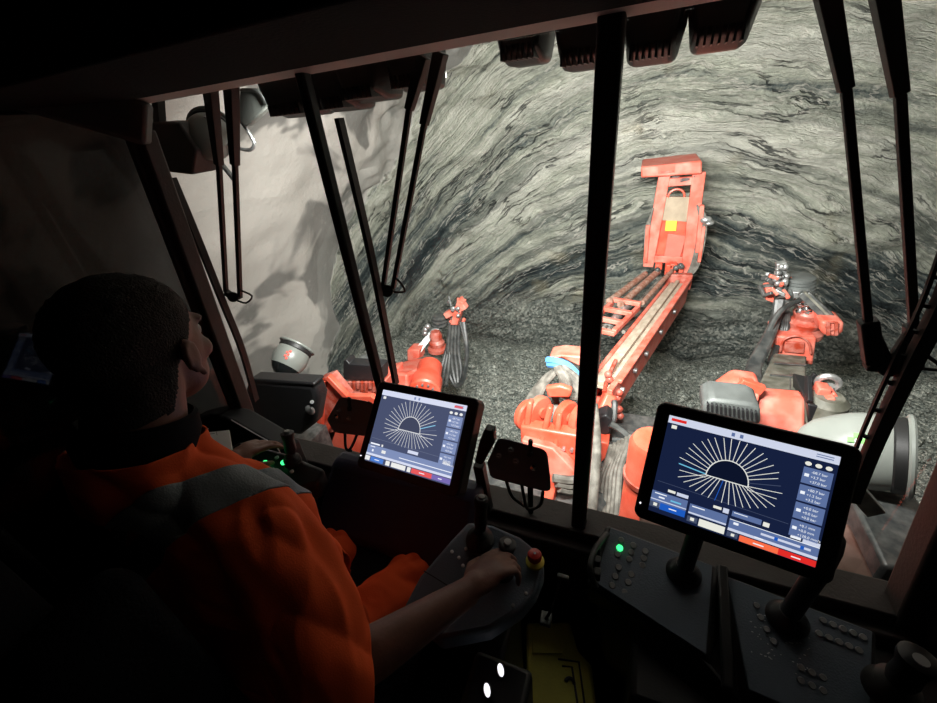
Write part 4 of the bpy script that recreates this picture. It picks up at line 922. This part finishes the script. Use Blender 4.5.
switchbox('smaller dark switch box with toggle, just left of the left monitor', [(340,396),(374,402),(372,427),(325,422)], .78,
          [(350,418,.007),(340,410,.004)], (350,410), (338.5,416), [[(345,432,.02),(346,448,.04),(352,451,.05)], [(358,432,.02),(353,444,.04),(348,452,.05)]], (350,450))

# ================================================================ RIGHT ARMREST POD (between driver and console)
tp = thing('joystick_console', 'grey armrest console with two joysticks under the driver\'s right hand', 'control console', (-.26,.45,FL))
zp = 3.10
outl = [(403,607,3.08),(420,575,3.09),(450,540,3.10),(468,521,3.11),(492,524,3.11),(520,536,3.11),(541,553,3.10),(545,570,3.09),(536,592,3.08),(522,609,3.07),(490,630,3.05),(440,640,3.05)]
pts = [PZ(x, y, z) for x, y, z in outl]
mb = MB(); mb.slab(pts, (0, .0, -.05)); mb.build('top_shell', 'navy', tp, .010, seg=3, ang=50)
c0 = sum(pts, V())/len(pts); mb = MB(); low = [c0+(p-c0)*.82-V((0,0,.045)) for p in pts]; mb.slab(low, (0,0,-.05)); mb.build('lower_shell', 'blk', tp, .012)
mb = MB(); mb.box((c0.x, c0.y-.03, (FL+2.95)/2), (.13,.16,2.95-FL)); mb.build('pedestal', 'blk', tp, .01)
mb = MB(); mb.tube([PZ(424,571,3.102), PZ(434,577,3.102), PZ(450,587,3.098)], .0012, 6); mb.build('shell_seam', 'rub', tp)
# two joysticks on the pod are parts of it
def stick(parent, base, top, rb, rg):
    base = V(base); top = V(top); ax = (top-base).normalized(); Ln = (top-base).length
    mb = MB(); mb.lathe(base, (0,0,1), [(rb,0),(rb,.006),(rb*.9,.010),(rb*.95,.014),(rb*.6,.024),(rb*.62,.027),(rb*.35,.038)], 28); g2 = mb.build('gaiter', 'rub', parent)
    mb = MB(); mb.lathe(base, ax, [(rg*.5,.02),(rg*.8,.03),(rg*1.05,Ln*.45),(rg*.95,Ln*.75),(rg*1.15,Ln*.88),(rg*1.15,Ln*.97),(rg*.85,Ln)], 22); g3 = mb.build('grip', 'blk', parent)
    mb = MB(); mb.lathe(base+ax*Ln, ax, [(rg*.5,0),(rg*.5,.004),(rg*.3,.005)], 16); mb.build('thumb_button', 'btn', g3)
j1 = thing('joystick', 'black joystick standing free on the armrest console behind the driver\'s hand', 'joystick', PZ(482,538,3.105))
stick(j1, PZ(480,541,3.105), PZ(483,540,3.10)+V((.0,.02,.13)), .034, .015)
j2 = thing('joystick', 'black joystick gripped by the driver\'s right hand beside the emergency stop', 'joystick', PZ(505,570,3.10))
stick(j2, PZ(503,572,3.10), PZ(503,572,3.10)+V((.012,.012,.095)), .026, .0165)
es = thing('emergency_stop', 'red mushroom emergency stop button on a yellow ring at the console end', 'button', PZ(535,562,3.10))
b_ = PZ(535,562,3.10); mb = MB(); mb.lathe(b_, (0,0,1), [(.021,0),(.021,.005),(.017,.007)], 26); mb.build('yellow_ring', 'yelr', es)
mb = MB(); mb.lathe(b_, (-.03,.0,1), [(.010,.006),(.010,.016),(.016,.018),(.0165,.026),(.014,.031),(.006,.033)], 26); mb.build('mushroom_button', 'estop', es)
mb = MB(); mb.lathe(b_+V((0,0,.0335)), (-.03,0,1), [(.003,0),(.0025,.001)], 12); mb.build('centre_dot', 'label', es)
for x, y in ((530,556),(513,606),(526,594),(452,552),(459,558),(463,566),(466,549),(473,534)):
    mb = MB(); mb.lathe(PZ(x, y, 3.10 if y < 590 else 3.075), (0,0,1), [(.004,0),(.004,.003),(.0025,.004)], 12); mb.build('small_button', 'label' if x < 470 else 'btn', tp)
# keys, cable hanging right of pod
tkc = thing('hanging_strap', 'dark strap and buckle hanging under the console beside the red stop button', 'strap', PZ(560,590,2.9))
mb = MB(); mb.tube([PZ(560,574,2.95), PZ(558,590,2.92), PZ(552,608,2.88), PZ(545,620,2.84)], .004, 8); mb.build('webbing', 'rub', tkc)
mb = MB(); mb.box(PZ(546,619,2.84), (.03,.035,.012)); mb.build('buckle', 'dsteel', tkc, .003)
mb = MB(); mb.box(PZ(563,577,2.95), (.03,.012,.012)); mb.build('anchor', 'dsteel', tkc, .003)
# two lit rocker switches on a low side box
tw = thing('switch_pedestal', 'black low side box with two glowing white oval switches at bottom centre', 'switch panel', PZ(494,685,2.9))
ctr = PZ(496,690,2.96); mb = MB(); mb.box((ctr.x+.0, ctr.y-.02, (2.96+FL)/2), (.13,.16,2.96-FL)); mb.build('box', 'blk', tw, .012)
for x, y in ((487.5,691),(501,671)):
    p = PZ(x, y, 2.962); RR = Matrix.Rotation(math.radians(30), 3, 'Z'); mb = MB(); mb.ell(p+V((0,0,.002)), (.010,.017,.006), RR); mb.build('switch_ring', 'rub', tw)
    mb = MB(); mb.ell(p+V((0,-.001,.007)), (.0065,.0125,.004), RR); mb.build('lit_oval', 'glow_w', tw)
# yellow case on the floor
ty = thing('storage_case', 'yellow plastic case with embossed lid on the cab floor between the consoles', 'case', PZ(565,670,FL))
zt = 2.56
T4 = [PZ(526,622,zt), PZ(570,621,zt), PZ(578,650,zt), PZ(592,664,zt), PZ(600,735,zt), PZ(527,735,zt)]
mb = MB(); mb.slab(T4, (0,0,-(zt-FL-.002))); mb.build('body', 'yel', ty, .01)
mb = MB(); mb.slab([p+V((0,0,.001)) for p in [PZ(532,627,zt), PZ(562,626,zt), PZ(563,655,zt), PZ(532,655,zt)]], (0,0,.006)); mb.build('hinged_flap', 'yel', ty, .004)
mb = MB(); pl = [PZ(558,659,zt+.001), PZ(579,662,zt+.001), PZ(584,700,zt+.001), PZ(588,735,zt+.001)]; mb.tube(pl, .003, 6, sm=0); pl = [PZ(562,666,zt+.001), PZ(572,667,zt+.001), PZ(577,700,zt+.001), PZ(581,735,zt+.001)]; mb.tube(pl, .003, 6, sm=0); mb.tube(ringpath(PZ(570,683,zt+.001), (0,0,1), .012, 0, 180, 8), .005, 6, sm=0); mb.build('embossed_lines', 'blk', ty)

# ================================================================ LEFT CONSOLE
tlc = thing('side_console', 'black left side console with green lit buttons under the driver\'s left hand', 'control console', (-1.05,.55,FL))
LT = [PZ(205,462,3.16), PZ(240,440,3.17), PZ(285,452,3.16), PZ(325,468,3.15), PZ(318,484,3.13), PZ(290,492,3.12), PZ(250,492,3.12), PZ(215,480,3.14)]
mb = MB(); mb.slab(LT, (0,0,-.06)); mb.build('top_shell', 'blk', tlc, .012, seg=3)
c0 = sum(LT, V())/8; mb = MB(); mb.box((c0.x, c0.y-.02, (FL+3.10)/2), (.16,.18,3.10-FL)); mb.build('pedestal', 'blk', tlc, .01)
for x, y in ((265,463.5),(284,463)):
    mb = MB(); mb.lathe(PZ(x, y, 3.163), (0,0,1), [(.0085,0),(.0085,.005),(.006,.007)], 16); mb.build('lit_button', 'glow_g', tlc)
mb = MB(); mb.lathe(PZ(240,466,3.163), (0,0,1), [(.018,0),(.018,.004),(.014,.005)], 20, sx=1.5); mb.build('lit_strip', mat('green_strip', (.05,.3,.1), .4, emit=(.02,.8,.2), es=.45), tlc)
for x, y in ((273,470),(258,471),(292,472),(277,458),(255,462)):
    mb = MB(); mb.lathe(PZ(x, y, 3.163), (0,0,1), [(.006,0),(.006,.004),(.004,.005)], 12); mb.build('button', 'btn', tlc)
j3 = thing('joystick', 'black joystick on the left console beyond the green lit buttons', 'joystick', PZ(292,460,3.16))
stick(j3, PZ(293,462,3.155), PZ(293,462,3.155)+V((0,.02,.10)), .026, .016)
# binnacle behind it (dark rounded cover with pale edge)
tbn = thing('binnacle', 'dark rounded dash cover with pale edge between driver and left pane', 'dash cover', P(240,430,.74))
mb = MB(); bp = [P(178,432,.72), P(190,420,.72), P(212,415,.72), P(232,420,.72), P(256,434,.72), P(276,446,.72), P(280,456,.72), P(268,462,.72), P(200,470,.72)]
mb.slab(bp, (0,.08,-.01)); mb.build('cover', 'dash', tbn, .01, seg=3)
mb = MB(); mb.tube([p+V((0,-.002,.002)) for p in bp[3:8]], .0022, 8); mb.build('edge_piping', 'label', tbn)
mb = MB(); mb.box((bp[4].x-.05, .77, (FL+3.05)/2), (.30,.06,3.0-FL)); mb.build('support', 'dash', tbn, .01)
# notepad
tn = thing('notepad', 'pale printed form sheets lying between the driver\'s chin and left hand', 'paper', P(215,445,.66))
N4 = [PZ(192,434,3.20), PZ(229,430,3.20), PZ(232,449,3.19), PZ(213,460,3.185), PZ(192,452,3.185)]
mb = MB(); mb.slab(N4, (0,0,-.006)); pb_ = mb.build('sheets', 'paper', tn)
mb = MB()
for k in range(6):
    f_ = .12+k*.14; a = N4[0].lerp(N4[4], f_); b = N4[0].lerp(N4[4], f_)+(N4[1]-N4[0])*.62; mb.beam(a+V((.002,0,.001)), b+V((0,0,.001)), .002, .0006)
a = N4[0].lerp(N4[1], .66); mb.beam(a+V((0,0,.001)), a+(N4[4]-N4[0])*.9+V((.01,0,.001)), .0015, .0006); mb.build('printed_lines', 'grey', pb_)
tcl = thing('sheet_clip', 'small clear plastic clip shining above the printed form sheets', 'clip', P(193,426,.66))
mb = MB(); mb.slab([P(188,424,.67), P(200,424,.67), P(201,431,.67), P(187,431,.67)], (0,.01,0)); mb.build('clip_body', 'grey', tcl, .002)
mb = MB(); mb.box(P(208,429,.665), (.006,.006,.006)); mb.build('bright_stud', 'chrome', tcl, .001)

# ================================================================ SEAT
tse = thing('operator_seat', 'black high-backed operator seat at the left edge, behind the driver', 'seat', (-.63,.15,FL))
mb = MB(); mb.box((-.68,-.02,3.22), (.42,.12,.70)); mb.box((-.68,-.01,3.62), (.36,.12,.34)); mb.build('backrest', 'seat', tse, .055, seg=5)
mb = MB(); mb.box((-.49,.045,3.30), (.07,.12,.62)); mb.build('side_bolster', 'seat', tse, .03, seg=4)
mb = MB(); mb.box((-.87,.045,3.30), (.07,.12,.62)); mb.build('side_bolster', 'seat', tse, .03, seg=4)
mb = MB(); mb.box((-.63,.33,2.83), (.50,.52,.12)); mb.build('cushion', 'seat', tse, .04, seg=4)
mb = MB(); mb.lathe((-.63,.3,FL), (0,0,1), [(.22,0),(.20,.03),(.10,.06),(.09,.33),(.2,.36)], 28); mb.build('pedestal', 'blk', tse)

# ================================================================ DRIVER
def remesh(mb, vox, sm=4, fac=.5):
    me = bpy.data.meshes.new('tmp'); me.from_pydata([tuple(p) for p in mb.v], [], mb.f); o = bpy.data.objects.new('tmp', me); COL.objects.link(o)
    r = o.modifiers.new('r', 'REMESH'); r.mode = 'VOXEL'; r.voxel_size = vox
    s_ = o.modifiers.new('s', 'SMOOTH'); s_.iterations = sm; s_.factor = fac
    dg = bpy.context.evaluated_depsgraph_get(); dg.update(); ev = o.evaluated_get(dg); m2 = ev.to_mesh()
    vs = [v.co.copy() for v in m2.vertices]; ns = [v.normal.copy() for v in m2.vertices]; fs = [tuple(p.vertices) for p in m2.polygons]
    ev.to_mesh_clear(); bpy.data.objects.remove(o); bpy.data.meshes.remove(me); return vs, ns, fs
def sub(vs, fs, keep):
    k = [keep(v) for v in vs]; idx = {}; nv2 = []; nf = []
    for f in fs:
        if all(k[i] for i in f):
            for i in f:
                if i not in idx: idx[i] = len(nv2); nv2.append(vs[i])
            nf.append(tuple(idx[i] for i in f))
    return nv2, nf
def capsule(mb, a, b, r1, r2, n=16):
    a = V(a); b = V(b); mb.cyl(a, b, r1, r2, n=n); mb.ell(a, r1, nu=n, nv_=8); mb.ell(b, r2, nu=n, nv_=8)
HS = .985
HC = V((-.672, .310, 3.740))                       # head centre
gz = Matrix.Rotation(math.radians(22), 3, 'Z') @ Matrix.Rotation(math.radians(-8), 3, 'X')   # columns: right, forward, up
def H(r, f, u): return HC+gz @ V((r, f, u))*HS
class HM(MB):
    def ell(s, c, r, R=None, nu=20, nv_=12, **k): return MB.ell(s, c, [q_*HS for q_ in r] if (R is not None and not isinstance(r, float)) else r, R, nu, nv_, **k)
NK = V((-.665, .240, 3.622))
SR = V((-.50, .250, 3.455)); SL = V((-.83, .255, 3.46))
ER = V((-.385, .175, 3.225)); WR = V((-.232, .385, 3.20)); EL = V((-.93, .30, 3.22)); WL = V((-1.0, .50, 3.215))
PV = V((-.63, .25, 2.98))
mb = HM()
mb.ell(H(0,-.018,.030), (.077,.098,.083), gz, 28, 18); mb.ell(H(0,.028,-.01), (.064,.066,.085), gz, 24, 16); mb.ell(H(0,.045,-.062), (.050,.048,.046), gz)
mb.ell(H(0,.083,-.088), (.022,.018,.016), gz); mb.ell(H(0,.092,-.028), (.0125,.016,.024), gz); mb.ell(H(0,.098,-.040), (.015,.015,.011), gz)
mb.ell(H(0,.078,.020), (.055,.020,.014), gz); mb.ell(H(.036,.062,-.028), (.026,.026,.022), gz); mb.ell(H(-.036,.062,-.028), (.026,.026,.022), gz)
mb.ell(H(0,.086,-.063), (.022,.014,.006), gz); mb.ell(H(0,.084,-.073), (.019,.014,.006), gz)
for s_ in (1, -1):
    e = gz @ Matrix.Rotation(math.radians(-18*s_), 3, 'Z')
    mb.ell(H(.080*s_,-.012,-.020), (.006,.013,.024), e, 14, 10)
    rp = [H(.083*s_,-.012+.013*math.cos(a), -.016+.024*math.sin(a)) for a in [math.radians(-60+i*30) for i in range(10)]]; mb.tube(rp, .0036, 8, sm=2)
    mb.ell(H(.083*s_,-.002,-.046), (.005,.008,.009), e, 10, 8)
capsule(mb, H(0,-.035,-.04), NK+V((0,-.02,-.05)), .060, .068, 20)
mb.ell(H(0,-.062,-.035), (.055,.035,.05), gz)
# trunk, arms, legs
mb.ell(V((-.635,.255,3.36)), (.175,.105,.17)); mb.ell(V((-.635,.26,3.12)), (.165,.12,.17)); capsule(mb, NK+V((0,0,-.06)), SR+V((-.03,-.01,.0)), .065, .055); capsule(mb, NK+V((0,0,-.06)), SL+V((.03,0,0)), .065, .055)
capsule(mb, SR, ER, .056, .043); capsule(mb, SL, EL, .056, .043)
capsule(mb, ER, ER.lerp(WR, .3), .042, .043); capsule(mb, ER.lerp(WR, .3), WR, .043, .027); capsule(mb, EL, WL, .042, .027)
for s_ in (1, -1):
    hip = V((-.63+.09*s_, .25, 2.955)); kn = V((-.63+.13*s_, .54, 2.86)); an = V((-.63+.18*s_, .66, FL+.10)); capsule(mb, hip, kn, .078, .058); capsule(mb, kn, an, .055, .036); capsule(mb, an, an+V((0,.10,-.06)), .038, .030)
def hand(mb, wr, fw, pn, sgn, curl, grip=None, sc=1.0):   # wrist, forward, palm normal (away from the back), thumb side sign
    fw = V(fw).normalized(); pn = V(pn); pn = (pn-fw*pn.dot(fw)).normalized(); sv = fw.cross(pn)*sgn   # sv = towards the thumb
    Rm = Matrix((sv, fw, pn)).transposed()
    mb.ell(wr+fw*.045*sc, (.040*sc,.050*sc,.016*sc), Rm, 18, 12); mb.ell(wr+fw*.03*sc+sv*.020*sc+pn*.006*sc, (.018*sc,.030*sc,.015*sc), Rm)
    capsule(mb, wr-fw*.01, wr+fw*.025*sc, .026*sc, .024*sc, 14)
    for i, (off, ln) in enumerate(((.030,.078),(.010,.086),(-.011,.080),(-.030,.064))):
        p = wr+fw*(.083-.004*abs(i-1))*sc+sv*off*sc; dv = (fw+sv*off*2.5).normalized(); r0 = .0092*sc; ang = 0
        segs = [.46,.30,.24]
        mb.ell(p-dv*.006, r0*1.15, nu=10, nv_=8)
        for j, sg in enumerate(segs):
            ang += math.radians(curl[j]+i*3); dd = dv*math.cos(ang)+pn*math.sin(ang); e = p+dd*ln*sg*sc; capsule(mb, p, e, r0, r0*.92, 10); p = e; r0 *= .92
    p = wr+fw*.030*sc+sv*.030*sc+pn*.004; d1 = (fw*.55+sv*.75+pn*.35).normalized(); e = p+d1*.038*sc; capsule(mb, p, e, .0125*sc, .0105*sc, 10)
    d2 = (fw*.85+sv*.25+pn*.45).normalized(); e2 = e+d2*.028*sc; capsule(mb, e, e2, .0105*sc, .0092*sc, 10); d3 = (fw*.8-sv*.25+pn*.6).normalized(); capsule(mb, e2, e2+d3*.022*sc, .0095*sc, .008*sc, 10)
hand(mb, WR, (.45,.85,.06), (.30,-.10,-1), 1, (26,36,30))
hand(mb, WL, (.25,.95,-.02), (0,.0,-1), -1, (14,22,18))
vs, ns, fs = remesh(mb, .0048, 5)
B_ = MB(); B_.v = vs; B_.f = fs; B_.mi = [0]*len(fs)
person = B_.build('person', 'skin', None, ang=180)
tag(person, 'driver with short dark hair in orange work shirt and grey reflective bands, gripping a joystick', 'person')
# eyes
mb = MB(); 
for s_ in (1, -1): mb.ell(H(.031*s_,.078,.0), .0125, nu=16, nv_=10)
mb.build('eyes', mat('eye', (.35,.33,.30), .3), person)
# hair: short on top, very short at the sides
hv = []; hn = {}
giv = gz.transposed()
def loc(p): return giv @ (p-HC)
def hairkeep(p):
    q_ = loc(p)
    if q_.length > .16: return False
    if abs(q_.x) > .079 and q_.z < .012 and -.030 < q_.y < .012: return False
    ln = -.085 if q_.y < -.05 else (-.085+(q_.y+.05)*1.55 if q_.y < .02 else .024+(q_.y-.02)*.75)
    return q_.z > ln
off = {}
for i, p in enumerate(vs):
    q_ = loc(p)
    if q_.length < .17:
        top = max(0, min(1, (q_.z-.005)/.07)); off[i] = ns[i]*(.0008+.0035*top+.003*top*noise.noise(V((q_.x*160, q_.y*40, q_.z*160))))
hvs = [p+off.get(i, V()) for i, p in enumerate(vs)]
kp = [hairkeep(p) for p in vs]; idx = {}; a_, f_ = [], []
for f in fs:
    if all(kp[i] for i in f):
        for i in f:
            if i not in idx: idx[i] = len(a_); a_.append(hvs[i])
        f_.append(tuple(idx[i] for i in f))
mb = MB(); mb.v = a_; mb.f = f_; mb.mi = [0]*len(f_); ho = mb.build('hair', 'hair', person, ang=180)
sd_ = ho.modifiers.new('solid', 'SOLIDIFY'); sd_.thickness = .004; sd_.offset = -1
# shirt
mb = MB()
mb.ell(V((-.635,.255,3.36)), (.198,.128,.185)); mb.ell(V((-.635,.265,3.12)), (.195,.15,.22)); capsule(mb, NK+V((0,-.005,-.065)), SR+V((-.02,-.0,.005)), .075, .068); capsule(mb, NK+V((0,-.005,-.065)), SL+V((.02,0,.005)), .075, .068)
mb.cyl(NK+V((0,-.02,-.08)), NK+V((0,.00,.03)), .088, .078, n=24); mb.ell(NK+V((0,-.035,-.055)), (.10,.06,.06))
EE = ER+V((.03,.03,.0)); capsule(mb, SR, SR.lerp(ER, .9), .072, .084, 20); capsule(mb, SR.lerp(ER,.9), ER+(ER-SR)*.10+V((.02,.03,0)), .084, .078, 20); capsule(mb, SL, SL.lerp(EL, .8), .072, .070, 20)
capsule(mb, SR+V((-.06,.02,-.03)), SR+V((-.02,.03,-.15)), .070, .075)
svs, sns, sfs = remesh(mb, .0058, 6)
def wr_(p, n):
    d1 = abs(noise.noise(V((p.x*10+p.z*7, p.y*9-p.x*4, p.z*3+p.x*5))))*.026; d2 = noise.noise(V((p.x*14, p.y*14, p.z*8+3)))*.010; d3 = abs(noise.noise(V((p.x*24+p.z*14, p.y*20-p.z*12, p.z*10))))*.009
    return p+n*(d1+d2-.006-d3)
sw = [wr_(p, n) for p, n in zip(svs, sns)]
hem = ER+(ER-SR).normalized()*-.005; fore = (WR-ER).normalized(); upa = (ER-SR).normalized(); hn_ = (upa*.35+fore*.9).normalized()
def skeep(p):
    if (p-ER).dot(hn_) > .052 and p.x > -.56 and p.z < 3.36: return False
    if p.x < -.82 and (p-EL).dot(((EL-SL).normalized()*.9+V((0,.4,0)))) > .01: return False
    if (p-(NK+V((0,0,-.005)))).dot(V((0,.36,1))) > .0 and (V((p.x, p.y, 0))-V((NK.x, NK.y, 0))).length < .13: return False
    return p.z > 2.97
import bmesh
def cut(bm, co, no, sel):
    g_ = [f for f in bm.faces if sel(f.calc_center_median())]; e_ = {e for f in g_ for e in f.edges}; v_ = {v for f in g_ for v in f.verts}
    bmesh.ops.bisect_plane(bm, geom=list(v_)+list(e_)+g_, plane_co=co, plane_no=no, clear_outer=True)
bm = bmesh.new(); bv = [bm.verts.new(p) for p in sw]
for f in sfs: bm.faces.new([bv[i] for i in f])
bm.normal_update()
cut(bm, ER+hn_*.052, hn_, lambda p: p.x > -.54 and p.z < 3.40)
ln_ = ((EL-SL).normalized()*.9+V((0,.4,0))).normalized(); cut(bm, EL+ln_*.01, ln_, lambda p: p.x < -.80)
cut(bm, NK+V((0,0,-.005)), V((0,.36,1)).normalized(), lambda p: (p-NK).xy.length < .112 and p.z > 3.52)
cut(bm, V((0,0,2.97)), V((0,0,-1)), lambda p: True)
def bm_obj(bm, name, m, parent, off=0, th=.003):
    me = bpy.data.meshes.new(name); 
    if off:
        bm.normal_update(); ns_ = [v.normal.copy() for v in bm.verts]
        for v, n_ in zip(bm.verts, ns_): v.co += n_*off
    bm.to_mesh(me); me.materials.append(M[m]); me.shade_smooth(); o = bpy.data.objects.new(name, me); COL.objects.link(o); o.parent = parent; WM[o.name] = Matrix.Identity(4)
    q2 = o.modifiers.new('solid', 'SOLIDIFY'); q2.thickness = th; q2.offset = -1; return o
so = bm_obj(bm, 'shirt', 'shirt', person)
def band(name, co, no, hw_, keep):
    b2 = bm.copy(); no = V(no).normalized(); co = V(co)
    cut(b2, co+no*hw_, no, lambda p: True); cut(b2, co-no*hw_, -no, lambda p: True)
    bmesh.ops.delete(b2, geom=[f for f in b2.faces if not keep(f.calc_center_median())], context='FACES')
    return bm_obj(b2, name, 'refl', so, .0022, .0025)
band('shoulder_band', (-.535,.30,3.5), (.742,-.446,-.50), .029, lambda p: p.x < -.44)
band('shoulder_band', (-.755,.27,3.5), (1,.2,.1), .027, lambda p: p.z > 3.02)
# collar of black undershirt
mb = MB(); mb.lathe(NK+V((0,-.005,-.022)), (0,.38,1), [(.074,.005),(.080,.03),(.076,.056),(.071,.060),(.066,.04),(.066,.0)], 32); mb.build('collar', 'tee', person)
# trousers and boots
mb = MB(); mb.ell(V((-.63,.25,3.02)), (.185,.15,.13))
for s_ in (1, -1):
    hip = V((-.63+.09*s_, .25, 2.965)); kn = V((-.63+.13*s_, .54, 2.86)); an = V((-.63+.18*s_, .66, FL+.16)); capsule(mb, hip, kn, .092, .075, 20); capsule(mb, kn, an, .075, .062, 20)
pv, pn_, pf = remesh(mb, .007, 5); pv = [wr_(p, n) for p, n in zip(pv, pn_)]
mb = MB(); mb.v = pv; mb.f = pf; mb.mi = [0]*len(pf); mb.build('trousers', 'pants', person, ang=180)
for s_ in (1, -1):
    an = V((-.63+.18*s_, .66, FL+.10)); mb = MB(); mb.ell(an+V((0,.05,-.045)), (.05,.10,.045)); mb.cyl(an+V((0,0,-.04)), an+V((0,0,.08)), .052, .055); mb.build('boot', 'boot', person)
